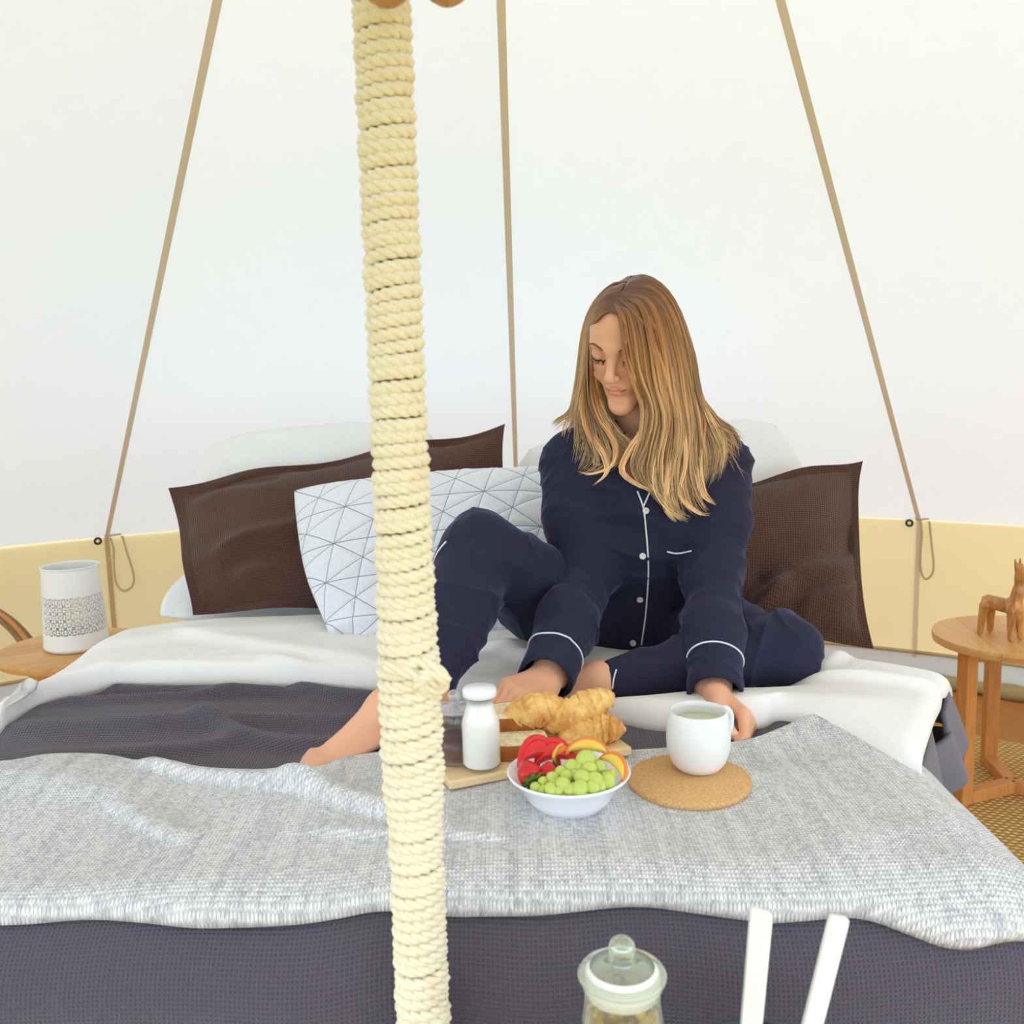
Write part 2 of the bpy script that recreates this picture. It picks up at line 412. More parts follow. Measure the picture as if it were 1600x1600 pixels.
K['milk'] = m_plain('milk', lin(244, 243, 234), .3, .4, .005)
K['cap'] = m_plain('white_cap', lin(246, 245, 252), .35, .4, .01)
K['jam'] = m_plain('dark_jam', lin(74, 16, 22), .25, .5, .3, 60, .002)
K['gasket'] = m_plain('white_gasket', lin(235, 236, 230), .5, .3, .02)
def m_croissant():
    t = NT('croissant_crust'); co = t.coord(); n = t.noise(35, co, 5, .6, .6); f = t.noise(180, co, 3)
    c = t.mix(t.ramp(n, .34, .62), lin(212, 138, 56), lin(250, 208, 128)); c = t.mix(t.ramp(f, .45, .75, 0, .5), c, lin(250, 216, 148))
    t.base(c); t.bump(t.math('ADD', n, t.math('MULTIPLY', f, .5)), .0022); return t.fin(.5, .35)
K['croissant'] = m_croissant()
K['crust'] = m_plain('bread_crust', lin(186, 108, 54), .7, .2, .25, 60, .001)
def m_crumb():
    t = NT('bread_crumb'); n = t.noise(150, t.coord(), 4); v = t.node('ShaderNodeTexVoronoi', {'Vector': t.coord(), 'Scale': 170.}).outputs['Distance']
    t.base(t.mix(t.ramp(n, .35, .6), lin(222, 200, 150), lin(246, 236, 206))); t.bump(t.math('ADD', v, n), .0018); return t.fin(.9, .1)
K['crumb'] = m_crumb()
K['grape'] = m_plain('green_grape', lin(200, 214, 108), .22, .5, .12, 40, **{'Subsurface Weight': .35, 'Subsurface Radius': (.4, .5, .1), 'Subsurface Scale': .01})
K['strawberry'] = m_plain('strawberry', lin(214, 24, 32), .3, .5, .2, 120, .0012)
K['melon'] = m_plain('red_melon', lin(226, 40, 44), .3, .5, .14, 80, .001)
K['peach'] = m_plain('peach_flesh', lin(252, 206, 86), .3, .5, .12, 50, .0008)
K['peach_skin'] = m_plain('peach_skin', lin(240, 140, 70), .5, .3, .2, 40)
K['leaf'] = m_plain('hull_leaf', lin(96, 128, 48), .6, .3, .2, 60)
K['stem'] = m_plain('stem', lin(120, 90, 50), .8, .2)
K['cereal'] = m_plain('corn_flakes', lin(242, 186, 84), .6, .3, .35, 25, .001)
K['server'] = m_plain('white_melamine', lin(240, 240, 233), .35, .4, .01)
K['navy_bowl'] = m_plain('navy_glaze', lin(40, 46, 66), .25, .5, .1)
K['grass'] = m_plain('grass', lin(118, 136, 78), .9, .1, .3, 3)

def m_pyjama():
    t = NT('navy_cotton'); n = t.noise(700, t.coord(), 2); n2 = t.noise(9, t.coord())
    t.base(t.mix(t.ramp(n, .3, .7), lin(36, 36, 54), lin(51, 51, 73))); t.bump(n, .0004); return t.fin(.9, .15, **{'Sheen Weight': .5, 'Sheen Roughness': .35, 'Sheen Tint': lin(150, 150, 190)})
K['pyjama'] = m_pyjama()
K['piping'] = m_plain('white_piping', lin(232, 232, 236), .8, .2, .02)
K['button'] = m_plain('pearl_button', lin(226, 222, 218), .3, .5, .05)
def m_skin():
    t = NT('skin'); a = t.node('ShaderNodeAttribute'); a.attribute_name = 'tint'; n = t.noise(220, t.coord(), 3); n2 = t.noise(25, t.coord())
    c = t.mix(t.math('MULTIPLY', n2, .18), a.outputs['Color'], lin(222, 140, 108)); t.base(c); t.bump(n, .0003)
    return t.fin(.48, .35, **{'Subsurface Weight': .2, 'Subsurface Radius': (1, .35, .2), 'Subsurface Scale': .006})
K['skin'] = m_skin()
def m_hair():
    t = NT('hair'); a = t.node('ShaderNodeAttribute'); a.attribute_name = 'tint'; t.base(a.outputs['Color']); return t.fin(.42, .4, **{'Sheen Weight': .1})
K['hair'] = m_hair()
K['brow'] = m_plain('brow_hair', lin(130, 90, 56), .8, .2); K['lash'] = m_plain('lash', lin(48, 30, 26), .7, .2)
K['nail'] = m_plain('nail', lin(240, 190, 172), .25, .5, .02)
K['strap'] = m_plain('brown_strap', lin(150, 112, 76), .7, .3, .2, 40)

# ------------------------------------------------------------------ the tent
AXX, AXY, RT, WALLZ = -.10, .86, 3.19, .635
APEX = np.array([-.009, .97, 2.5])
AZ = [-147, -117, -87, -57.2, -27.6, 2.2, 31.0, 60.5, 90, 120, 150]
def wall_pt(a, z, r=RT): a = np.radians(a); return np.stack([AXX+r*np.sin(a), AXY+r*np.cos(a), np.zeros_like(a)+z], -1)
def roof_pt(a, t, inset=0.0):
    W = wall_pt(np.asarray(a, float), WALLZ); ap = APEX+np.stack([.14*np.sin(np.radians(a)), .14*np.cos(np.radians(a)), 0*np.asarray(a, float)], -1)
    ap[..., 2] -= .09
    P = W+(ap-W)*np.asarray(t)[..., None]
    return P-np.asarray(inset)[..., None]*np.stack([.45*np.sin(np.radians(a)), .45*np.cos(np.radians(a)), 0*np.asarray(a, float)+.85], -1)

ground = MB().lathe([(.01, -.03), (14, -.03), (14, -.3), (.01, -.3)], 48, (AXX, AXY, 0)).build('ground', K['grass']); tag(ground, kind='structure')
floor = MB().lathe([(.01, 0), (RT+.06, 0), (RT+.06, -.02), (.01, -.02)], 96, (AXX, AXY, 0)).build('floor', K['floor'], smooth=False); tag(floor, kind='structure')

ceiling = empty('ceiling', (AXX, AXY, WALLZ)); tag(ceiling, kind='structure')
wall = empty('wall_back', (AXX, AXY, 0)); tag(wall, kind='structure')
for i in range(len(AZ)):
    a0 = AZ[i]; a1 = AZ[(i+1) % len(AZ)]; open_front = a0 >= 90 or a0 < -90     # unseen front half, left open to let more light onto the bed
    if i == len(AZ)-1: a1 += 360
    aa = np.linspace(a0, a1, 13); tt = np.linspace(.38 if open_front else 0, 1, 25)
    A2, T2 = np.meshgrid(aa, tt, indexing='ij'); s2 = np.sin(PI*(A2-a0)/(a1-a0))
    P = roof_pt(A2, T2, s2*np.sin(PI*np.clip(T2, 0, 1))*.03)
    grid_mesh('canvas_panel', P, mat=K['canvas'], parent=ceiling, keep=True)
    if not open_front:
        z2 = np.linspace(.115, WALLZ, 7); A2, Z2 = np.meshgrid(aa, z2, indexing='ij')
        P = wall_pt(A2, Z2, RT+.004); P = P+np.stack([0*A2, 0*A2, 0*A2], -1)
        grid_mesh('wall_panel', P, mat=K['canvas_tan'], parent=wall, keep=True)
        for nm, z0, z1, kk in (('hem_strip', .0, .118, 'white_pvc'),):
            z2 = np.array([z0, z1]); A2, Z2 = np.meshgrid(aa, z2, indexing='ij')
            grid_mesh(nm, wall_pt(A2, Z2, RT-.003), mat=K[kk], parent=wall, keep=True)
        MB().tube(wall_pt(np.linspace(a0, a1, 20), .121, RT-.006), .007, 6).build('hem_piping', K['tape_dark'], wall, keep=True)
        rr = .026+.006*np.sin(np.arange(24)*1.7+i); PP = wall_pt(np.linspace(a0, a1, 24), .024, RT-.04)
        MB().tube(PP, rr, 10).build('groundsheet_lip', K['khaki_pvc'], wall, keep=True)
    # seam tape: flat band along the roof seam and down the wall
    t = np.linspace(.38 if abs(a0) > 100 else 0, 1, 40)
    def band(pts_l, pts_r, nm, mat, par):
        grid_mesh(nm, np.stack([pts_l, (pts_l+pts_r)/2+np.array([0, 0, -.002]), pts_r], 0), mat=mat, parent=par, keep=True)
    C_ = roof_pt(np.full(40, float(a0)), t, np.full(40, .006)); tang = np.array([math.cos(math.radians(a0)), -math.sin(math.radians(a0)), 0])
    band(C_-tang*.0085, C_+tang*.0085, 'seam_tape', K['tape'], ceiling)
    if abs(a0) > 100: continue
    zz = np.linspace(.1, WALLZ, 12); C_ = wall_pt(np.full(12, float(a0)), zz, RT-.006)
    band(C_-tang*.009, C_+tang*.009, 'wall_seam_tape', K['tape_dark'] if a0 < 0 else K['tape'], wall)
    if a0 in (-27.6, 31.0):
        # eyelet and the tie cord hanging in a loop
        rad = np.array([math.sin(math.radians(a0)), math.cos(math.radians(a0)), 0]); up = np.array([0, 0, 1.])
        c = wall_pt(np.array(float(a0)), WALLZ-.012, RT-.012)-tang*.033
        ang = np.linspace(0, 2*PI, 25)
        MB().tube([c+.011*(math.cos(q)*tang+math.sin(q)*up) for q in ang], .0045, 8, caps=False).build('eyelet', K['black_metal'], wall, keep=True)
        lp = [(.012, .0), (.02, -.05), (.016, -.12), (.02, -.19), (.045, -.225), (.078, -.205), (.085, -.16), (.07, -.08), (.058, -.01), (.052, .004)]
        sc = 1.0 if a0 < 0 else 1.02; sgn = 1 if a0 < 0 else .68
        P = spline([wall_pt(np.array(float(a0)), WALLZ-.004, RT-.014)+tang*x*sgn+up*z*sc*.95-rad*.004 for x, z in lp], 60)
        MB().tube(P, .0042, 7).build('tie_cord', K['cord'], wall, keep=True)
        MB().tube(np.array([P[0]+up*.012-tang*.02*1, P[0]+up*.01, P[-1]+up*.01]), .0055, 7).build('tie_stitch', K['tape'], wall, keep=True)
cap_ = MB().lathe([(.005, .0), (.08, -.03), (.145, -.09)], 32, tuple(APEX)).build('crown_cap', K['canvas_tan'], ceiling, keep=True)

rug = MB().lathe([(.01, .014), (2.66, .014), (2.685, .009), (2.69, .001), (.01, .001)], 128, (AXX, AXY, 0)).build('jute_rug', K['rug'], smooth=False)
tag(rug, 'round golden jute rug covering the tent floor', 'rug')

# brown strap lying on the wall behind the lamp table
P = spline([at(-70, 925, 3.25), at(-20, 950, 3.2), at(20, 978, 3.14), at(48, 1015, 3.08), at(60, 1060, 3.05)], 40)
hoop = empty('bentwood_rail', tuple(P[0]*[1, 1, 0]))
MB().tube(P, .03, 10, flat=.35).build('back_rail', K['strap'], hoop, keep=True)
MB().tube(P+np.array([.004, -.012, .012]), .008, 8).build('rail_edge', K['leg_wood'], hoop, keep=True)
MB().tube(np.array([P[0], P[0]*[1, 1, .5]+[-.04, .02, 0], P[0]*[1, 1, 0]+[-.06, .02, .015]]), .018, 8).build('leg', K['strap'], hoop, keep=True)
MB().tube(np.array([P[-1]+[0, 0, .01], P[-1]*[1, 1, .5]+[.02, 0, 0], P[-1]*[1, 1, 0]+[.03, 0, .015]]), .016, 8).build('leg', K['strap'], hoop, keep=True)
tag(hoop, 'curved brown wooden rail behind the left round table, cut by the frame', 'rail')

# ------------------------------------------------------------------ pole wrapped in rope
PX, PY = -.099, .86
pole = empty('tent_pole', (PX, PY, 0)); tag(pole, 'central tent pole wrapped tightly in pale sisal rope', 'pole')
MB().lathe([(.0115, 0), (.0125, .3), (.0125, 2.44), (.004, 2.46)], 20, (0, 0, 0), True, True).build('wooden_core', K['pole'], pole)
def pole_r(z):       # radius of the rope's centre line
    zt = [.0, .55, .70, .795, .815, .84, .95, .97, 1.05, 1.25, 1.6, 2.4]; rt = [.0205, .0208, .0203, .0203, .0226, .0238, .0236, .0222, .0206, .0196, .0193, .0193]
    return np.interp(z, zt, rt)
pitch = .0112; z0, z1 = .30, 1.565; turns = int((z1-z0)/pitch); SEG = 44
th = np.linspace(0, 2*PI*turns, turns*SEG+1); zz = z0+pitch*th/(2*PI)
zz = zz+.0011*np.sin(th*.37)*np.sin(th*.051+1)+.0016*np.sin(th+zz*9)*np.sin(zz*23)
rr = pole_r(zz)+.0007*np.sin(th*1.31)+.0005*np.sin(th*.77+2)
CP = np.stack([rr*np.cos(th), rr*np.sin(th), zz], 1); rad = np.stack([np.cos(th), np.sin(th), 0*th], 1); upv = np.array([0, 0, 1.])
rope = MB(); V_all = []; Q_all = []; off = 0; ns = 6
for k in range(3):
    ph = -th*4.6+2*PI*k/3; ctr = CP+.00305*(np.cos(ph)[:, None]*rad+np.sin(ph)[:, None]*upv)
    tn = np.gradient(ctr, axis=0); tn /= np.linalg.norm(tn, axis=1)[:, None]
    u_ = np.cross(tn, upv); u_ /= np.linalg.norm(u_, axis=1)[:, None]; w_ = np.cross(tn, u_)
    an = 2*PI*np.arange(ns)/ns
    ring = ctr[:, None]+.0036*(np.cos(an)[None, :, None]*u_[:, None]+np.sin(an)[None, :, None]*w_[:, None])
    n = len(ctr); ix = np.arange(n*ns).reshape(n, ns)+off; nx = np.roll(ix, -1, 1)
    V_all.append(ring.reshape(-1, 3)); Q_all.append(np.stack([ix[:-1], nx[:-1], nx[1:], ix[1:]], -1).reshape(-1, 4)); off += n*ns
link('rope_wrap', raw_mesh('rope_wrap', np.vstack(V_all), np.vstack(Q_all)), K['rope'], pole)
def twisted(P, r, nm, par, tw=70, keep=True):
    P = np.asarray(P); m = len(P); T = np.gradient(P, axis=0); T /= np.linalg.norm(T, axis=1)[:, None]
    L = np.concatenate([[0], np.cumsum(np.linalg.norm(np.diff(P, axis=0), axis=1))]); b = MB()
    ref = np.array([.3, .2, .93]); u = np.cross(T, ref); u /= np.linalg.norm(u, axis=1)[:, None]; w = np.cross(T, u)
    for k in range(3):
        ph = L*tw*2+2*PI*k/3; b.tube(P+.5*r*(np.cos(ph)[:, None]*u+np.sin(ph)[:, None]*w), .56*r, 6)
    return b.build(nm, K['rope'], par, keep=keep)
kn = at(676, 1055, .842)
twisted(spline([kn+np.array(p) for p in [(-.022, .004, .016), (-.004, -.006, .012), (.008, -.004, .002), (.010, .004, -.010), (.0, .0, -.014), (-.012, -.010, -.006), (-.004, -.012, .004), (.014, -.002, -.004)]], 60), .0058, 'rope_knot', pole)
twisted(spline([at(598, 1040, .834), at(640, 1052, .832), at(672, 1063, .836), at(688, 1072, .846)], 30), .0056, 'rope_tail', pole)
# wooden knob rack clamped round the pole just above the frame
rack = empty('knob_rack', (PX, PY, 1.55)); tag(rack, 'round wooden knobs fixed to the rope pole at the top edge', 'hook rack')
for (u, v, d) in ((604, -27, .80), (698, -26, .86)):
    c = at(u, v, d)
    prof = [(.001, -.0175), (.008, -.0165), (.0145, -.0125), (.0185, -.006), (.0205, 0), (.0185, .006), (.012, .012), (.006, .014), (.006, .02), (.001, .021)]
    MB().lathe(prof, 28, tuple(c)).build('knob', K['knob'], rack, keep=True)
    MB().tube([c+[0, 0, .012], [c[0]*.5+PX*.5, c[1]*.5+PY*.5, 1.585], [PX, PY, 1.59]], .006, 8).build('arm', K['knob'], rack, keep=True)
MB().lathe([(.033, 1.575), (.037, 1.58), (.037, 1.605), (.033, 1.61), (.027, 1.61), (.027, 1.575), (.033, 1.575)], 32, (PX, PY, 0)).build('collar', K['knob'], rack, keep=True)

# ------------------------------------------------------------------ bed
XC, FLAT, RS = -.14, .62, .12          # middle line, flat half width, shoulder radius
YH, YF, RF, ZT = 2.85, 1.00, .10, .66  # head, where the foot starts to fall, its radius, top of the duvet
def lump(x, y):
    z = .010*wob(x, y, 5.5, 3)+.004*wob(x, y, 14, 4)
    for (u, v, h, sx, sy) in ((1290, 1150, .022, .13, .10), (170, 1130, .022, .22, .12), (1150, 1160, .006, .12, .06), (860, 1460, .012, .3, .08)):
        c = atz(u, v, ZT); z = z+h*np.exp(-((x-c[0])/sx)**2-((y-c[1])/sy)**2)
    # long soft ridges where the duvet is rucked up
    for (p, q, h, w) in (((180, 1085), (420, 1092), .020, .018), ((120, 1112), (330, 1098), .016, .014), ((60, 1150), (560, 1128), .014, .024), ((330, 1140), (570, 1185), .020, .020), ((440, 1072), (590, 1100), .020, .018), ((80, 1185), (330, 1165), .010, .02), ((1180, 1140), (1330, 1150), .008, .03), ((80, 1500), (560, 1440), .010, .03)):
        a, b = atz(*p, ZT)[:2], atz(*q, ZT)[:2]; d = b-a; L = np.hypot(*d); d = d/L
        s_ = (x-a[0])*d[0]+(y-a[1])*d[1]; n_ = -(x-a[0])*d[1]+(y-a[1])*d[0]
        n_ = n_+.012*np.sin(s_*14)
        z = z+h*np.exp(-(n_/w)**2)*np.exp(-(np.maximum(np.maximum(-s_, s_-L), 0)/.05)**2)
    return z
def fall(a, flat, R):
    a = np.asarray(a, float); th = np.clip((a-flat)/R, 0, PI/2); ov = np.maximum(a-flat-R*PI/2, 0)
    return np.minimum(a, flat)+R*np.sin(th), -(R-R*np.cos(th))-ov, th, ov
def bed_pt(s, t, off=0.0, seed=0):
    """s across the bed from its middle, t along it from the head, both along the cloth"""
    ps, ds, ts, os_ = fall(np.abs(s), np.where(np.asarray(s) < 0, FLAT+.045, FLAT), RS); pt, dt, tt, ot = fall(t, YH-YF, RF); sg = np.sign(s)
    hang = np.clip((-ds-dt)/.12, 0, 1)
    x = XC+sg*ps; y = YH-pt
    fs = .016*np.sin(y*19+2*np.sin(y*7))*np.clip(os_/.1, 0, 1.6)
    ft = .016*np.sin(x*17+2*np.sin(x*6)+1)*np.clip((ot+.06*np.sin(tt))/.1, 0, 1.6)
    z = ZT+ds+dt+lump(x, np.clip(y, YF-.05, 3))*(1-.6*hang)
    z = np.maximum(z, .03)
    return np.stack([x+sg*(off*np.sin(ts)+fs+.06*os_), y-off*np.sin(tt)-ft-.06*ot, z+off*np.cos(ts)*np.cos(tt)], -1)

bed = empty('bed', (XC, 1.9, 0)); tag(bed, 'wide low bed with white fitted sheet under the bedding', 'bed')
MB().box((-.70, -.86, .015), (.70, .96, .30)).build('bed_base', K['leg_wood'], bed, False, bevel=.02)
MB().box((-.72, -.88, .30), (.72, .97, .615)).build('mattress', K['sheet'], bed, True, bevel=.07)

ss = np.linspace(-(FLAT+RS*PI/2+.36), FLAT+RS*PI/2+.30, 300); ts_ = np.linspace(YH-2.02, YH-YF+RF*PI/2+.40, 260)
S2, T2 = np.meshgrid(ss, ts_, indexing='ij')
duvet = empty('duvet', (XC, 1.4, .6)); tag(duvet, 'charcoal waffle duvet with its cream lining folded back', 'duvet')
grid_mesh('cover', bed_pt(S2, T2), np.stack([S2, T2], -1), K['duvet'], duvet, keep=True)

# cream lining, turned back over the duvet
Lpx = [(-8, 1132), (20, 1112), (60, 1086), (170, 1062), (300, 1055), (430, 1056), (570, 1062), (690, 1078), (780, 1092), (870, 1088), (960, 1106), (1040, 1120), (1180, 1124), (1225, 1119), (1320, 1145), (1400, 1175), (1440, 1186)]
Lw = np.array([atz(u, v, .69)[:2] for u, v in Lpx]); Lw = np.vstack([Lw[0]+[-.13, -.05], Lw[0]+[-.06, -.03], Lw])
Uw = np.array([(-1.0, 1.86), (-.91, 1.93), (-.72, 2.03), (-.4, 2.06), (0, 2.06), (.28, 2.0), (.50, 1.78), (.62, 1.65), (.755, 1.60)])
na, nb = 220, 110
La = spline(np.c_[Lw, 0*Lw[:, 0]], na)[:, :2]; Ua = spline(np.c_[Uw, 0*Uw[:, 0]], na)[:, :2]
bb = np.linspace(0, 1, nb)**1.25
XY = La[:, None]*(1-bb)[None, :, None]+Ua[:, None]*bb[None, :, None]
X, Y = XY[..., 0], XY[..., 1]
e0 = np.linalg.norm(XY-La[:, None], axis=-1); e1 = np.linalg.norm(XY-Ua[:, None], axis=-1)
eR = np.linalg.norm(XY-XY[-1:], axis=-1); eL = np.linalg.norm(XY-XY[:1], axis=-1)
prof = lambda e, w: np.sqrt(np.maximum(1-(1-np.minimum(e/w, 1))**2, 0))
thick = .048*prof(e0, .03)*prof(e1, .05)*(.55+.45*prof(eR, .03))
drL = np.maximum(-.80-X, 0); drR = np.maximum(X-.60, 0)
Z = ZT+.002+lump(X, Y)*.55+thick-np.minimum(drL**2*9, .02+drL*.8)-drR**2*.9+.004*wob(X, Y, 16, 12)
for (p, q, h, w) in (((1150, 1052), (1480, 1085), .016, .014), ((300, 1000), (560, 1040), .010, .02), ((700, 1010), (900, 1060), .016, .018), ((1290, 1040), (1370, 1005), .014, .02), ((190, 1010), (480, 985), .007, .03), ((720, 1045), (880, 1020), .012, .015)):
    a, b = atz(*p, .70)[:2], atz(*q, .70)[:2]; d = b-a; L = np.hypot(*d); d = d/L
    s_ = (X-a[0])*d[0]+(Y-a[1])*d[1]; n_ = -(X-a[0])*d[1]+(Y-a[1])*d[0]
    Z = Z+h*np.exp(-np.where(n_ > 0, n_/(w*2.2), n_/w)**2)*np.exp(-(np.maximum(np.maximum(-s_, s_-L), 0)/.06)**2)
for (p, q, y0, y1, h, w) in (((1225, 1030), (940, 1078), 1.57, 1.52, .030, .05), ((1045, 1010), (1225, 1035), 1.85, 1.60, .03, .08), ((960, 1010), (1030, 1010), 1.86, 1.86, .03, .12)):
    a, b = at(*p, y0)[:2], at(*q, y1)[:2]; d = b-a; L = np.hypot(*d); d = d/L           # pressed down under her legs
    s_ = (X-a[0])*d[0]+(Y-a[1])*d[1]; n_ = -(X-a[0])*d[1]+(Y-a[1])*d[0]
    Z = Z-h*np.exp(-(n_/w)**2)*np.exp(-(np.maximum(np.maximum(-s_, s_-L), 0)/.05)**2)
CREAM = np.stack([X, Y, Z], -1)
lining = grid_mesh('cream_lining', CREAM, np.stack([X, Y], -1), K['cream'], duvet, keep=True)
so = lining.modifiers.new('thick', 'SOLIDIFY'); so.thickness = .012; so.offset = -1
# the duvet's grey side edge curling out below the lining
def ribbon(nm, top, drop, out, wave, n=60, m=14, mat='flange'):
    T = spline(top, n); g = np.linspace(0, 1, m); P = np.zeros((n, m, 3))
    for j, gg in enumerate(g):
        ph = np.linspace(0, wave, n)
        P[:, j] = T+np.stack([out*(gg**.7)*(1+.5*np.sin(ph*2*PI))+.012*gg*np.sin(ph*5), .012*gg*np.cos(ph*2*PI), -drop*gg*(1+.18*np.sin(ph*2*PI+1))], -1)
    o = grid_mesh(nm, P, np.stack(np.meshgrid(np.linspace(0, .4, n), g*drop, indexing='ij'), -1), K[mat], duvet, keep=True)
    s_ = o.modifiers.new('thick', 'SOLIDIFY'); s_.thickness = .008; return o
ribbon('side_edge', [(.55, 1.27, .645), (.61, 1.38, .655), (.65, 1.48, .66), (.675, 1.58, .665), (.655, 1.72, .66)], .17, .018, 1.1)
ribbon('side_edge', [(.68, 1.48, .655), (.712, 1.55, .675), (.705, 1.64, .665)], .085, .016, .8)
ribbon('side_edge', [(.645, 1.45, .61), (.69, 1.48, .622), (.693, 1.54, .61), (.65, 1.58, .59)], .075, .012, .9)

# knitted throw across the bed
Up = [(-190, 1205), (-60, 1198), (0, 1195), (100, 1185), (170, 1183), (250, 1198), (370, 1214), (460, 1205), (600, 1186), (700, 1184), (850, 1182), (985, 1178), (1100, 1172), (1170, 1164), (1260, 1140), (1292, 1137), (1350, 1145), (1420, 1172)]
Lo = [(-190, 1400), (0, 1400), (130, 1393), (300, 1404), (450, 1397), (600, 1391), (700, 1398), (850, 1391), (1000, 1383), (1200, 1386), (1350, 1392), (1450, 1416), (1530, 1436)]
def to_st(px, z=.675):
    w = np.array([atz(u, v, z) for u, v in px]); return np.c_[w[:, 0]-XC, YH-w[:, 1]]
us = to_st(Up); ls = to_st(Lo)
sl = np.linspace(-(FLAT+.2), FLAT+RS*PI/2+.30, 320)
tu = np.interp(sl, us[:, 0], us[:, 1]); tl = np.interp(sl, ls[:, 0], ls[:, 1]); kx = np.ones(9)/9
tu = np.convolve(np.pad(tu, 4, 'edge'), kx, 'valid'); tl = np.convolve(np.pad(tl, 4, 'edge'), kx, 'valid')
tl = tl-.045*np.clip((sl-.40)/.26, 0, 1)
g = np.linspace(0, 1, 150); S2 = np.repeat(sl[:, None], len(g), 1); T2 = tu[:, None]*(1-g)+tl[:, None]*g
eU = (T2-tu[:, None]); eD = (tl[:, None]-T2)
off = .013*np.minimum(prof(eU, .012), prof(eD, .012))+.0025*wob(S2, T2, 22, 31)+.003
P = bed_pt(S2, T2, off)
for (p, q, h, w) in (((240, 1200), (470, 1240), .015, .010), ((460, 1237), (660, 1296), .017, .010), ((195, 1262), (265, 1300), .010, .009), ((520, 1303), (760, 1318), .006, .007), ((1190, 1215), (1330, 1310), .008, .05), ((20, 1215), (200, 1240), .008, .03)):
    a, b = atz(*p, ZT+.02)[:2], atz(*q, ZT+.02)[:2]; d = b-a; L = np.hypot(*d); d = d/L
    s_ = (P[..., 0]-a[0])*d[0]+(P[..., 1]-a[1])*d[1]; n_ = -(P[..., 0]-a[0])*d[1]+(P[..., 1]-a[1])*d[0]
    P[..., 2] += h*np.exp(-np.where(n_ > 0, n_/(w*3.0), n_/w)**2)*np.exp(-(np.maximum(np.maximum(-s_, s_-L), 0)/.03)**2)
THROW = P
throw = grid_mesh('knitted_throw', P, np.stack([S2, T2], -1), K['knit'])
so = throw.modifiers.new('thick', 'SOLIDIFY'); so.thickness = .007; so.offset = -1
tag(throw, 'heather grey knitted throw spread across the charcoal duvet', 'throw')
def bedz(x, y):
    """height of whatever cloth lies at (x, y)"""
    best = ZT+float(lump(np.array(x), np.array(y)))
    for G in (CREAM, THROW):
        d = (G[..., 0]-x)**2+(G[..., 1]-y)**2; i = np.unravel_index(np.argmin(d), d.shape)
        if d[i] < .012**2: best = max(best, float(G[i][2]))
    return best

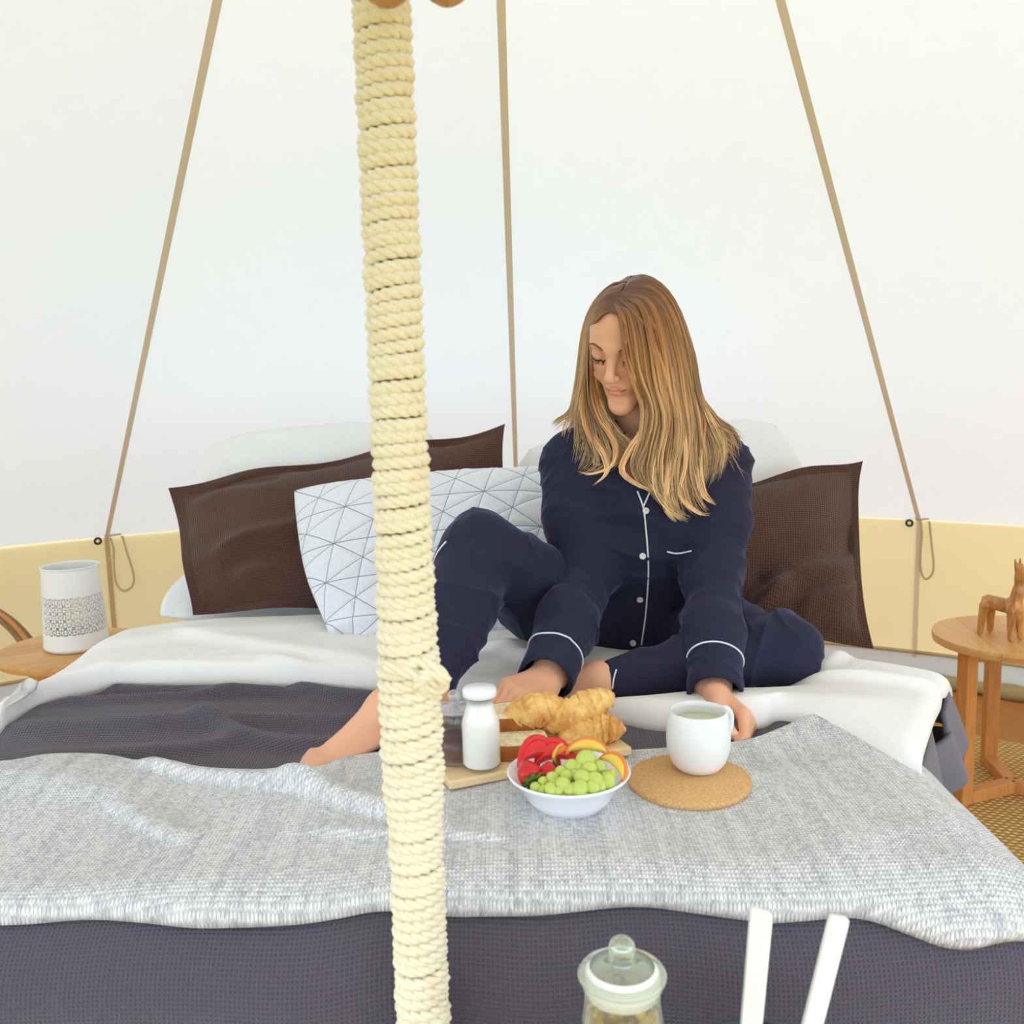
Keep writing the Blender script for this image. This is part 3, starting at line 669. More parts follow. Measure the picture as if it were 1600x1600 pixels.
# ------------------------------------------------------------------ pillows
def pillow(name, label, cat, corners, thick, mat, seed, flange=0.0, pull=.05, wr=.008, n=90, quilt=False, creases=(), group=None, uvs=1.0, rnd=0.0):
    TL, TR, BR, BL = [np.asarray(c, float) for c in corners]
    W = (np.linalg.norm(TR-TL)+np.linalg.norm(BR-BL))/2; Hh = (np.linalg.norm(TL-BL)+np.linalg.norm(TR-BR))/2
    N = unit(np.cross(TR-TL, BL-TL)); N = N if N[1] < 0 else -N           # towards the camera
    u = np.linspace(0, 1, n); v = np.linspace(0, 1, int(n*.8)); U, V = np.meshgrid(u, v, indexing='ij')
    cu, cv = 2*U-1, 2*V-1
    pu = cu*(1-pull*(1-cv**2)**1.0*np.abs(cu)); pv = cv*(1-pull*(1-cu**2)*np.abs(cv))
    if rnd: pu, pv = pu*np.sqrt(1-rnd*pv**2), pv*np.sqrt(1-rnd*(cu**4))
    a, b = (pu+1)/2, (pv+1)/2
    base = (TL*(1-a)[..., None]+TR*a[..., None])*(1-b)[..., None]+(BL*(1-a)[..., None]+BR*a[..., None])*b[..., None]
    x, y = U*W, V*Hh; e_ = np.maximum(np.abs(cu), np.abs(cv))**6
    base = base+unit(TR-TL)*(wob(y, x*.3, 20, seed+5)*.008*e_*np.abs(cu)**4)[..., None]+unit(TL-BL)*(wob(x, y*.3, 18, seed+6)*.008*e_*np.abs(cv)**4)[..., None]
    f = flange/W*2; g = flange/Hh*2
    iu = np.clip((1-np.abs(cu)-f)/(1-f), 0, 1); iv = np.clip((1-np.abs(cv)-g)/(1-g), 0, 1)
    pw = .85 if flange else .55; h = (1-(1-iu)**2.6)**pw*(1-(1-iv)**2.6)**pw
    x, y = U*W, V*Hh
    rim = np.clip(1-h, 0, 1)
    wrk = wr*(.5*wob(x, y, 9, seed)+.3*wob(x, y, 22, seed+1))
    # gathers running in from the edges
    wrk = wrk+wr*.5*np.sin(x*60+3*np.sin(x*17))*np.exp(-(1-np.abs(cv))/.16)*(np.abs(cv) < .97)+wr*.4*np.sin(y*55+2*np.sin(y*13+seed))*np.exp(-(1-np.abs(cu))/.14)*(np.abs(cu) < .97)
    for (p, q, amp, w) in creases:
        p = np.array(p)*[W, Hh]; q = np.array(q)*[W, Hh]; d = q-p; L = np.hypot(*d); d = d/L
        s_ = (x-p[0])*d[0]+(y-p[1])*d[1]; m_ = -(x-p[0])*d[1]+(y-p[1])*d[0]+.006*np.sin(s_*30)
        wrk = wrk+amp*(np.exp(-(m_/w)**2)-.6*np.exp(-((m_-w*2.2)/(w*1.6))**2))*np.exp(-(np.maximum(np.maximum(-s_, s_-L), 0)/.03)**2)
    qq = 0
    if quilt:
        aa, b_ = x/QU, y/QV; pp = lambda e: np.abs(e-np.round(e)); d = np.minimum.reduce([pp(b_), pp(aa+.5*b_), pp(.5*aa-.75*b_), pp(.5*aa+1.25*b_)])
        qq = -.0035*np.exp(-(d/.06)**2)
    fr = base+N*((thick*h+wrk+qq)*np.minimum(1, h*20))[..., None]; bk = base-N*(thick*.8*h)[..., None]
    if flange:                                                  # soft wavy border
        wv = .012*np.sin(x*21+y*17+seed)*rim**3
        fr = fr+N*wv[..., None]; bk = bk+N*wv[..., None]
    root = empty(name, tuple((BL+BR)/2)); tag(root, label, cat, group)
    UV = np.stack([x*uvs, y*uvs], -1)
    f_ = grid_mesh('front', fr, UV, K[mat], root, keep=True); b_ = grid_mesh('back', bk, UV, K[mat], root, keep=True, flip=True)
    # join front and back into one case
    bm = bmesh.new(); bm.from_mesh(f_.data); bm.from_mesh(b_.data); bmesh.ops.remove_doubles(bm, verts=bm.verts, dist=1e-5)
    bmesh.ops.recalc_face_normals(bm, faces=bm.faces); bm.to_mesh(f_.data); bm.free()
    f_.data.polygons.foreach_set('use_smooth', np.ones(len(f_.data.polygons), bool)); f_.name = 'pillowcase'
    me = b_.data; bpy.data.objects.remove(b_); bpy.data.meshes.remove(me)
    return root
pillow('white_pillow', 'large white pillow standing at the back left against the tent wall', 'pillow', [at(296, 676, 2.42), at(712, 652, 2.42), at(730, 905, 2.30), at(282, 935, 2.30)], .075, 'pillow_white', 11, pull=0, rnd=.34)
pillow('white_pillow', 'white pillow standing behind the seated woman', 'pillow', [at(790, 690, 2.36), at(1246, 640, 2.36), at(1282, 890, 2.22), at(792, 925, 2.22)], .075, 'pillow_white', 21, pull=0, rnd=.3)
pillow('white_pillow', 'white pillow lying flat beneath the left brown pillow', 'pillow', [at(312, 868, 2.34), at(620, 868, 2.34), at(600, 985, 2.06), at(222, 968, 2.10)], .03, 'sheet', 31, pull=0, rnd=.2)
pillow('brown_pillow', 'wide brown waffle pillow leaning at the left, under the quilted cushion', 'pillow', [at(262, 760, 2.24), at(788, 664, 2.26), at(806, 940, 2.06), at(296, 962, 2.03)], .085, 'brown', 41, flange=.02, pull=.035, creases=[((.15, .62), (.45, .52), .016, .02), ((.2, .8), (.5, .88), .010, .02), ((.1, .1), (.3, .12), -.012, .02)])
pillow('brown_pillow', 'brown waffle pillow with creased corner at the right of the woman', 'pillow', [at(1000, 768, 2.16), at(1352, 712, 2.16), at(1366, 1012, 1.90), at(1010, 1010, 1.90)], .085, 'brown', 51, flange=.018, pull=.10, creases=[((.98, .58), (.55, .80), .030, .020), ((.98, .70), (.72, .86), .024, .018), ((.55, .78), (.35, .98), .020, .018)])
pillow('quilted_cushion', 'pale grey cushion stitched in triangles behind the raised knee', 'cushion', [at(448, 764, 2.06), at(872, 718, 2.10), at(890, 998, 1.90), at(512, 1020, 1.86)], .075, 'quilt', 61, pull=.0, rnd=.10, wr=.005, n=150, quilt=True, creases=[((.02, .9), (.25, .86), .010, .012), ((.1, .97), (.3, .93), .010, .012)])

# ------------------------------------------------------------------ side tables
def side_table(label, c, h, rot, r=.2):
    t = empty('side_table', (c[0], c[1], .014), rot); h -= .014
    nb_ = 4; ed = np.linspace(-r, r, nb_+1)
    for k in range(nb_):
        y0, y1 = ed[k]+.0004, ed[k+1]-.0004; ys = np.linspace(y0, y1, 14); xs = np.sqrt(np.maximum(r*r-ys**2, 0))
        out = [(x, y) for x, y in zip(xs, ys)]+[(-x, y) for x, y in zip(xs[::-1], ys[::-1])]
        n = len(out); b = MB(); sh = lambda p, s: (p[0]*s, p[1]*s if abs(p[0]) > 0 else p[1])
        lo_ = [(x*.965, y, h-.022) for x, y in out]; mid = [(x, y, h-.008) for x, y in out]; top = [(x*.992, y, h) for x, y in out]
        b.add(lo_+mid+top, [tuple(range(n))[::-1], tuple(range(2*n, 3*n))]+[(i, (i+1) % n, n+(i+1) % n, n+i) for i in range(n)]+[(n+i, n+(i+1) % n, 2*n+(i+1) % n, 2*n+i) for i in range(n)])
        b.build('tabletop_board', K['table_wood' if k % 2 else 'table_wood_b'], t, False)
    for k in range(3):
        M = Matrix.Rotation(2*PI*k/3, 4, 'Z')
        MB().box((r-.055, -.019, 0), (r-.017, .019, h-.022), M).build('leg', K['leg_wood'], t, False, bevel=.003)
        MB().box((0, -.019, .0), (r-.055, .019, .034), M).build('foot_bar', K['leg_wood'], t, False, bevel=.003)
        MB().box((0, -.019, h-.05), (r-.055, .019, h-.022), M).build('top_bar', K['leg_wood'], t, False, bevel=.003)
    tag(t, label, 'table'); return t
TR_ = np.array([1.395, 2.58]); TRH = .468; TL_ = np.array([-1.235, 2.62]); TLH = .492
side_table('round oak side table holding the carved wooden animal', TR_, TRH, math.radians(82), .222)
side_table('round oak side table holding the white lantern', TL_, TLH, math.radians(-150+180), .205)

# pierced white lantern
lan = empty('lantern', (TL_[0]+.01, TL_[1]-.01, TLH)); tag(lan, 'white ceramic lantern pierced with a lattice of small holes', 'lantern')
NA, NZ = 336, 190; hgt = .232; aa = np.linspace(0, 2*PI, NA, endpoint=False); zz = np.linspace(0, 1, NZ)
A2, Z2 = np.meshgrid(aa, zz, indexing='ij')
Rr = .085+(.074-.085)*Z2; Rr = Rr-.014*np.clip(1-Z2/.06, 0, 1)**2
P = np.stack([Rr*np.cos(A2), Rr*np.sin(A2), Z2*hgt], -1); idx = np.arange(NA*NZ).reshape(NA, NZ); idx = np.vstack([idx, idx[:1]])
Q = np.stack([idx[:-1, :-1], idx[1:, :-1], idx[1:, 1:], idx[:-1, 1:]], -1)
fu = (np.arange(NA)+.5)/14.0; fv = (np.arange(NZ-1)+.5)/17.0; FU, FV = np.meshgrid(fu, fv, indexing='ij')
du = np.abs(FU-np.round(FU)); dv = np.abs(FV-np.round(FV)); eu = np.abs(FU-np.floor(FU)-.5); ev = np.abs(FV-np.floor(FV)-.5)
hole = (np.hypot(eu, ev) < .21) | ((np.hypot(du/.13, (dv-.26)/.15) < 1)) | ((np.hypot((du-.26)/.15, dv/.13) < 1)) | (np.hypot(du-.29, dv-.29) < .10)
band_ = (FV > 2.5) & (FV < 7.5); hole &= band_
me = raw_mesh('shade', P.reshape(-1, 3), Q[~hole])
sh = link('shade', me, K['ceramic'], lan); so = sh.modifiers.new('thick', 'SOLIDIFY'); so.thickness = .004; so.offset = -1
MB().tube([(.074*math.cos(q), .074*math.sin(q), hgt) for q in np.linspace(0, 2*PI, 60)], .0026, 8, False).build('rim', K['ceramic'], lan)
MB().lathe([(.001, .003), (.07, .003), (.07, .008), (.001, .008)], 40).build('base', K['ceramic'], lan)

# carved wooden animal
hp = np.array([1.333, 2.56, TRH]); HO = hp
Fh = Field(hp+[-.09, -.09, -.002], hp+[.09, .09, .24], .0018)
ca, sa = math.cos(math.radians(-62)), math.sin(math.radians(-62))
HS = 1.17
def hx(x, y, z): return HO+HS*np.array([x*ca-y*sa, x*sa+y*ca, z])
for x, y, z1_ in ((.034, .014, 0), (.034, -.014, 0), (-.036, .015, 0), (-.036, -.015, 0)):
    Fh.cap(hx(x*1.12, y*1.2, .008), hx(x, y*.9, .07), .0085, .0125, .008)
Fh.loft(hx(-.036, 0, .080), hx(.034, 0, .078), (.016, .019), (.017, .021), hx(0, 1, 0)-HO, .012)
Fh.chain([hx(.030, 0, .085), hx(.040, 0, .115), hx(.043, 0, .150), hx(.041, 0, .172)], [.019, .0145, .0125, .0125], .012)
Fh.chain([hx(.040, 0, .172), hx(.058, 0, .158), hx(.066, 0, .140)], [.012, .0095, .0075], .006)
for s_ in (-1, 1): Fh.cap(hx(.036, s_*.007, .178), hx(.033, s_*.009, .193), .005, .0018, .004)
Fh.cap(hx(-.046, 0, .085), hx(-.054, 0, .045), .006, .004, .006)
V, Q = Fh.surf(1); animal = link('carved_animal', raw_mesh('carved_animal', V, Q), K['horse_wood']); tag(animal, 'carved olive-wood animal with long neck and pointed ears', 'figurine')
# ------------------------------------------------------------------ the woman
person = empty('person', (.22, 1.85, .70)); tag(person, 'woman in navy pyjamas sitting on the bed, looking down at the food', 'person')
# joints
sR, sL = at(889, 722, 1.80), at(1130, 722, 1.80)
eR, eL = at(914, 900, 1.73), at(1113, 905, 1.68)
wR, wL = at(852, 1062, 1.465), at(1118, 1086, 1.445)
hipR, hipL = at(940, 985, 1.87), at(1045, 985, 1.87)
kR, kL = at(750, 860, 1.62), at(1228, 1016, 1.585)
aR, aL = at(655, 1082, 1.41), at(936, 1064, 1.53)
pel, waist, chest, uch, sh0, nck = at(988, 985, 1.89), at(992, 915, 1.87), at(1003, 815, 1.81), at(1006, 745, 1.785), at(1006, 697, 1.79), at(1003, 662, 1.785)
SX = np.array([1., 0, 0])

# head frame: lateral, forward, up
yaw, pit, rol = math.radians(32), math.radians(26), math.radians(7)
Hf = np.array([-math.sin(yaw)*math.cos(pit), -math.cos(yaw)*math.cos(pit), -math.sin(pit)])
Hx = np.array([math.cos(yaw), -math.sin(yaw), 0.]); Hu = np.cross(Hf, Hx); Hu = Hu if Hu[2] > 0 else -Hu
Hx, Hu = Hx*math.cos(rol)-Hu*math.sin(rol), Hu*math.cos(rol)+Hx*math.sin(rol)
HB = np.stack([Hx, Hf, Hu], 1); HSC = .92
chin = at(967, 648, 1.672); HO_ = chin-HSC*(HB@np.array([0, .084, -.116]))
def hd(x, y, z): return HO_+HSC*(HB@np.array([x, y, z]))
FH = Field(HO_+[-.14, -.16, -.19], HO_+[.14, .15, .15], .0017)
def he(c, r, k=.01, cut=False): FH.ell(hd(*c), np.array(r)*HSC, HB, k, cut)
def hc(a, b, ra, rb, k=.01, cut=False): FH.cap(hd(*a), hd(*b), ra*HSC, rb*HSC, k, cut)
he((0, -.015, .022), (.071, .090, .072), .01)
he((0, .028, -.030), (.053, .058, .082), .03)
he((0, .040, .036), (.055, .047, .046), .02)
for s in (-1, 1):
    hc((s*.043, -.005, -.052), (s*.011, .066, -.102), .016, .013, .024)
    he((s*.036, .056, -.030), (.023, .024, .024), .022)
    hc((s*.008, .084, .019), (s*.042, .066, .022), .009, .007, .014)
he((0, .075, -.104), (.015, .013, .013), .018)
for s in (-1, 1): he((s*.031, .093, .003), (.017, .012, .0115), .012, True)
for s in (-1, 1): he((s*.031, .0715, .002), (.0155, .0145, .0125), .003)
for s in (-1, 1): hc((s*.0175, .0835, -.0045), (s*.044, .073, -.0035), .0012, .0010, .002, True)
hc((0, .083, .014), (0, .1075, -.027), .0072, .0090, .012)
he((0, .109, -.0295), (.0078, .0080, .0076), .006)
for s in (-1, 1):
    he((s*.0100, .0985, -.0325), (.0058, .0080, .0062), .005)
    he((s*.0058, .1045, -.0385), (.0030, .0045, .0022), .003, True)
he((0, .074, -.060), (.025, .0150, .021), .014)
LU = [(-.0210, 0.0790, -.0592), (-.012, 0.0890, -.0585), (-.0035, 0.0930, -.0565), (0, 0.0927, -.0572), (.0035, 0.0930, -.0565), (.012, 0.0890, -.0585), (.0210, 0.0790, -.0592)]
LL = [(-.0192, 0.0790, -.0612), (-.010, 0.0890, -.0675), (0, 0.0915, -.0690), (.010, 0.0890, -.0675), (.0192, 0.0790, -.0612)]
for i in range(6): hc(LU[i], LU[i+1], .0029, .0029, .004)
for i in range(4): hc(LL[i], LL[i+1], .0038, .0038, .004)
SL = [(-.0230, 0.0790, -.0590), (-.012, 0.0925, -.0630), (0, 0.0970, -.0622), (.012, 0.0925, -.0630), (.0230, 0.0790, -.0590)]
for i in range(4): hc(SL[i], SL[i+1], .0012, .0012, .002, True)
he((0, .087, -.0805), (.016, .006, .006), .010, True)
FH.cap(hd(0, -.02, -.06), nck+[0, .005, -.03], .050, .053, .02)
HV, HQ = FH.surf(1)

# hands
def hand(F, W, D, N, side, curls, thumb, scale=1.0, spread=1.0):
    D = unit(D); N = np.asarray(N, float); N = unit(N-D*np.dot(N, D)); L = (np.cross(D, N) if side == 'L' else np.cross(N, D)); tips = []
    s = scale
    ofs = [.026, .0085, -.0085, -.024]; mc = [.083, .086, .081, .073]
    ph = [(.042, .025, .019), (.046, .028, .020), (.043, .026, .019), (.034, .020, .017)]; rd = [.0086, .0088, .0084, .0074]
    F.loft(W-D*.03, W+D*.01*s, (.026*s, .020*s), (.027*s, .019*s), L, .012)
    for i in range(4):
        m = W+s*(D*mc[i]+L*ofs[i]); F.cap(W+s*(D*.008+L*ofs[i]*.55), m, .0145*s, .0112*s, .012)
        d = unit(D+L*ofs[i]*4*spread*.5); p = m; nn = N
        for j in range(3):
            a = math.radians(curls[i][j]); ax = L
            d2 = d*math.cos(a)-nn*math.sin(a); nn = nn*math.cos(a)+d*math.sin(a); d = unit(d2)
            q = p+d*ph[i][j]*s; r0 = rd[i]*(1-.07*j)*s; F.cap(p, q, r0*1.06 if j else r0*1.15, r0*.93, .0035 if j else .006); p = q
        tips.append((p, d, nn, rd[i]*.8*s))
    b0 = W+s*(D*.016+L*.020-N*.006); P = [b0]; d = unit(D*thumb[0][0]+L*thumb[0][1]-N*thumb[0][2]); P.append(P[-1]+d*.042*s)
    for k, ln in ((1, .032), (2, .027)):
        d = unit(D*thumb[k][0]+L*thumb[k][1]-N*thumb[k][2]); P.append(P[-1]+d*ln*s)
    F.cap(P[0], P[1], .0165*s, .0125*s, .012); F.cap(P[1], P[2], .0112*s, .0098*s, .004); F.cap(P[2], P[3], .0098*s, .0078*s, .003)
    tips.append((P[3], d, unit(N*.4+L), .008*s)); return tips
FR_ = Field(wR+[-.16, -.17, -.14], wR+[.10, .10, .12], .0017)
kn_R = at(800, 1080, 1.40)
FR_.chain([eR, wR+unit(eR-wR)*.02], [.040, .027], .01)
tR = hand(FR_, wR, kn_R-wR, (-.05, -.35, .95), 'R', [(38, 40, 22), (42, 44, 24), (46, 44, 24), (44, 40, 22)], [(.75, .6, .25), (.95, .15, .3), (.95, -.15, .35)], .95)
FL_ = Field(wL+[-.12, -.17, -.15], wL+[.15, .10, .11], .0017)
kn_L = at(1163, 1126, 1.385)
FL_.chain([eL, wL+unit(eL-wL)*.02], [.040, .027], .01)
tL = hand(FL_, wL, kn_L-wL, (.88, .10, .50), 'L', [(38, 34, 18), (46, 38, 20), (52, 40, 20), (54, 40, 20)], [(.85, .40, .45), (.98, .05, .25), (.98, -.05, .2)], .95, 1.2)
RVV = [FR_.surf(1), FL_.surf(1)]

# the rest of the skin: neck, trunk, limbs and the bare feet
FB = Field((-.36, 1.16, .64), (.62, 2.05, 1.16), .0038)
for a, b, ra, rb in ((pel, waist, (.13, .09), (.115, .085)), (waist, chest, (.115, .085), (.13, .09)), (chest, uch, (.13, .095), (.135, .082)), (uch, sh0, (.135, .08), (.10, .06))): FB.loft(a, b, ra, rb, SX, .02)
FB.cap(sh0, nck, .06, .05, .03); FB.cap(nck, nck+(hd(0, -.02, -.06)-nck)*.4, .05, .048, .01)
FB.chain([sR, eR], [.046, .040]); FB.chain([sL, eL], [.046, .040])
for e, w in ((eR, wR), (eL, wL)): FB.chain([e, w], [.038, .025])
FB.chain([hipR, kR, aR], [.08, .05, .032], .02); FB.chain([hipL, kL, aL], [.08, .048, .03], .02)
# right foot, sole on the duvet
zR = .672; tp = lambda u, v, dz=0: atz(u, v, zR+dz)
heel = np.array([aR[0]+.02, aR[1]+.015, zR+.028]); toe = atz(448, 1206, zR+.008); ball = heel+(toe-heel)*.70+[0, 0, -.004]
FB.cap(aR, heel+[0, 0, .03], .031, .034, .02); FB.cap(heel, heel+[-.01, -.01, .006], .027, .028, .015)
FB.chain([aR+[-.012, -.012, -.005], heel+(toe-heel)*.35+[0, 0, .038], ball+[0, 0, .006]], [.032, .025, .0155], .02)
fd = unit((toe-heel)*[1, 1, 0]); fl = np.array([-fd[1], fd[0], 0])
fl = fl if fl[1] < 0 else -fl
FB.loft(heel+(toe-heel)*.3+[0, 0, .004], ball, (.028, .018), (.034, .0125), fl, .018)
for i, (o_, ln, r_) in enumerate(((.024, .056, .0098), (.009, .052, .0076), (-.003, .046, .0072), (-.014, .040, .0068), (-.024, .032, .0064))):
    p0 = ball+fl*o_+fd*.004; p1 = p0+fd*ln*.6+[0, 0, .004]; p2 = p0+fd*ln+[0, 0, -.004]
    FB.chain([p0, p1, p2], [r_*1.1, r_, r_*.9], .004)
# left foot, tucked in front of her
f0 = aL; f1 = at(902, 1072, 1.53); f2 = at(872, 1080, 1.525); f3 = at(846, 1086, 1.52)
FB.chain([f0, f1, f2, f3], [.026, .024, .021, .015], .02); FB.cap(f0, f0+[.012, .01, -.004], .026, .024, .015)
for i in range(5):
    o_ = np.array([0, .018-.009*i, -.002*i]); FB.cap(f3+o_, f3+o_+unit(f3-f2)*.03+[0, -.002, -.004], .009, .007, .004)
BV, BQ = FB.surf(2)
VV = [HV, RVV[0][0], RVV[1][0], BV]; QQ = [HQ, RVV[0][1], RVV[1][1], BQ]; o_ = 0; Qa = []
for v, q in zip(VV, QQ): Qa.append(q+o_); o_ += len(v)
Va = np.vstack(VV); Qa = np.vstack(Qa)
body = link('body', raw_mesh('body', Va, Qa), K['skin'], person, keep=True)
skin0 = np.array(lin(232, 178, 146)[:3]); tint = np.tile(skin0, (len(Va), 1))
def paint(c, pts, r0, r1, amt=1.0):
    P = np.array([hd(*p) for p in pts]); P = spline(P, 24) if len(P) > 2 else P
    d = np.min(np.linalg.norm(Va[:, None, :]-P[None], axis=-1), axis=1) if len(Va) < 5000 else dmin(P)
    w = np.clip((r1-d)/(r1-r0), 0, 1)*amt; tint[:] = tint*(1-w[:, None])+np.array(lin(*c)[:3])*w[:, None]
def dmin(P):
    d = np.full(len(Va), 1e9)
    for p in P: d = np.minimum(d, np.linalg.norm(Va-p, axis=1))
    return d
paint((228, 140, 116), [(.038, .074, -.032), (.040, .070, -.03)], .004, .030, .55); paint((228, 140, 116), [(-.038, .074, -.032), (-.040, .070, -.03)], .004, .030, .55)
paint((210, 124, 110), LU, .0028, .0046, .85); paint((218, 132, 116), LL, .0038, .0058, .85)
paint((120, 46, 46), SL, .0010, .0024, .9)
for s in (-1, 1): paint((206, 140, 118), [(s*.020, .082, .010), (s*.031, .087, .012), (s*.044, .076, .010)], .003, .012, .55)
for tips in (tR, tL):
    for p, d, n_, r in tips:
        w = np.clip(1-np.linalg.norm(Va-p, axis=1)/.03, 0, 1)*.5; tint[:] = tint*(1-w[:, None])+np.array(lin(226, 140, 116)[:3])*w[:, None]
vcol(body.data, tint)
bvh = BVHTree.FromPolygons([tuple(p) for p in HV], [tuple(q) for q in HQ])
def on_head(pts, lift, n):
    P = spline([hd(*p) for p in pts], n); out = []
    for p in P:
        loc, nor, _, _ = bvh.find_nearest(Vector(p)); g = np.array(loc); nn = np.array(nor)
        if np.dot(nn, g-HO_) < 0: nn = -nn
        out.append(g+nn*lift)
    return np.array(out)
for s in (-1, 1):
    bp = on_head([(s*.013, .088, .0205), (s*.022, .086, .0232), (s*.035, .078, .0250), (s*.047, .064, .0195)], .0004, 20)
    MB().tube(bp, 0.0023*np.sin(np.linspace(.6, PI-.15, 20))**.7, 7, flat=.8).build('eyebrow', K['brow'], body, keep=True)
    lp = on_head([(s*.0175, .0835, -.0045), (s*.025, .087, -.0075), (s*.034, .084, -.0078), (s*.046, .071, -.0030)], .0006, 18)
    b = MB().tube(lp, .0011, 6)
    for k in range(2, 18):
        b.tube([lp[k], lp[k]+.0045*Hf-.0035*Hu+.002*s*Hx*(k-6)/8, lp[k]+.0075*Hf-.0040*Hu+.004*s*Hx*(k-6)/8], [.00045, .0003, .0001], 4)
    b.build('eyelashes', K['lash'], body, keep=True)
for tips in (tR, tL):
    for p, d, n_, r in tips:
        c = p+n_*r*.86+d*r*.15; l_ = np.cross(d, n_); b = MB(); V_ = []; Q_ = []
        for i in range(6):
            for j in range(6):
                x, y = (i/5-.5)*2, (j/5-.5)*2; V_.append(c+l_*x*r*.68*(1-.15*(y > 0)*y*y)+d*y*r*.78-n_*(.22*x*x*r+.05*r)+n_*r*.18)
        for i in range(5):
            for j in range(5): Q_.append((i*6+j, i*6+6+j, i*6+7+j, i*6+j+1))
        b.add(V_, Q_).build('fingernail', K['nail'], body, keep=True)

# ---- clothes
def folds(V, N, amp, seed, ks):
    r = np.random.default_rng(seed); d = np.zeros(len(V))
    for (kx, ky, kz, a) in ks:
        ph = V@np.array([kx, ky, kz]); w = 1.6*np.sin(V@r.uniform(-22, 22, 3)+r.uniform(0, 6)); e = .5+.5*np.sin(V@r.uniform(-16, 16, 3)+r.uniform(0, 6))
        q_ = ph*.5+w; d += a*(.55*np.sin(ph+w)+1.5*(1-np.abs(np.sin(q_)))**3-.35)*e**1.5
    return V+N*(amp*d)[:, None]
FT = Field((-.02, 1.36, .66), (.52, 2.06, 1.16), .0034)
for a, b, ra, rb in ((pel+[0, -.01, -.025], waist, (.158, .115), (.142, .108)), (waist, chest, (.142, .108), (.150, .112)), (chest, uch, (.150, .115), (.150, .100)), (uch, sh0, (.150, .098), (.112, .070))): FT.loft(a, b, ra, rb, SX, .03)
for s, e, w, r in ((sR, eR, wR, (.055, .058, .052, .050, .044)), (sL, eL, wL, (.055, .056, .050, .048, .042))):
    cf = w+unit(e-w)*.012; m = (s+e)/2
    FT.chain([s+[0, 0, -.005], m, e, (e+w)/2, cf], r, .03)
    FT.loft(cf+unit(e-w)*.055, cf, (r[4]*1.02, r[4]*1.02), (r[4]*1.05, r[4]*1.05), SX, .003)
FT.cap(sh0+[-.02, 0, .0], sR+[.02, 0, .012], .060, .052, .03); FT.cap(sh0+[.02, 0, .0], sL+[-.02, 0, .012], .060, .052, .03)
FT.cap(nck+[0, .015, -.02], nck+[0, .015, .0], .064, .060, .02)
# openings: sleeves and the neck
for e, w, r in ((eR, wR, .044), (eL, wL, .042)):
    d = unit(e-w); FT.ell(w-d*.070, (.08, .08, .08), None, .001, True); FT.cap(w-d*.02, w+d*.045, r*.90, r*.80, .001, True)
FT.cap(nck+[0, -.03, .05], nck+[0, -.022, -.015], .058, .050, .004, True)
vtop, vbot = at(1000, 690, 1.69), at(1003, 793, 1.700)
FT.cap(vtop, vbot, .040, .004, .004, True)
TV, TQ = FT.surf(2); TN = vnormals(TV, TQ)
TV = folds(TV, TN, .0037, 5, [(40, 60, 55, 1), (-60, 30, 60, 1), (20, 10, 90, .8), (-35, 50, -70, .7), (10, 130, 60, .35)])
top = link('pyjama_top', raw_mesh('pyjama_top', TV, TQ), K['pyjama'], person, keep=True)
FP = Field((-.30, 1.30, .64), (.62, 2.06, 1.02), .0034)
FP.chain([hipR, hipR+(kR-hipR)*.5+[0, 0, -.004], kR, kR+(aR-kR)*.45, aR+unit(kR-aR)*.035], [.098, .086, .064, .064, .054], .03)
FP.chain([hipL, hipL+(kL-hipL)*.5, kL, kL+(aL-kL)*.5, aL+unit(kL-aL)*.02], [.092, .080, .056, .050, .034], .03)
FP.loft(hipR+[-.02, 0, 0], hipL+[.02, 0, 0], (.09, .08), (.09, .08), (0, 1, 0), .03)
d = unit(kR-aR); FP.ell(aR-d*.055, (.08, .08, .08), None, .001, True); FP.cap(aR-d*.03, aR+d*.065, .047, .042, .001, True)
d = unit(kL-aL); FP.ell(aL-d*.070, (.08, .08, .08), None, .001, True); FP.cap(aL-d*.02, aL+d*.05, .030, .027, .001, True)
PV, PQ = FP.surf(2); PN = vnormals(PV, PQ)
PV = folds(PV, PN, .0046, 9, [(60, 20, 50, 1), (-50, 60, 30, 1), (15, 40, 80, .8), (90, -40, 20, .5)])
trs = link('pyjama_trousers', raw_mesh('pyjama_trousers', PV, PQ), K['pyjama'], person, keep=True)

# white piping, buttons and pocket edge, laid on the cloth
tb = BVHTree.FromPolygons([tuple(p) for p in TV], [tuple(q) for q in TQ]); pb = BVHTree.FromPolygons([tuple(p) for p in PV], [tuple(q) for q in PQ])
def lay(px, tree, n=40, lift=.0012):
    px = spline(np.c_[np.array(px, float), np.zeros(len(px))], n)[:, :2]; out = []
    for u, v in px:
        r = ray(u, v); h = tree.ray_cast(Vector(CC), Vector(r))
        if h[0] is not None: out.append(np.array(h[0])-unit(r)*lift)
    return np.array(out)
def smooth_line(P):
    for _ in range(3): P[1:-1] = (P[:-2]+2*P[1:-1]+P[2:])/4
    return P
def pipe(px, tree, r=.0016, n=40, par=None):
    P = lay(px, tree, n)
    if len(P) > 3: MB().tube(smooth_line(P), r, 6).build('piping', K['piping'], trs if tree is pb else top, keep=True)
pipe([(984, 740), (996, 768), (1005, 792), (1008, 815), (1012, 860), (1013, 900), (1009, 960), (1002, 1008)], tb)
pipe([(1022, 752), (1014, 772), (1005, 792)], tb)
pipe([(925, 697), (925, 712), (929, 724), (938, 726)], tb, .0018, 20)
pipe([(1042, 862), (1058, 865), (1080, 861)], tb, .0017, 20)
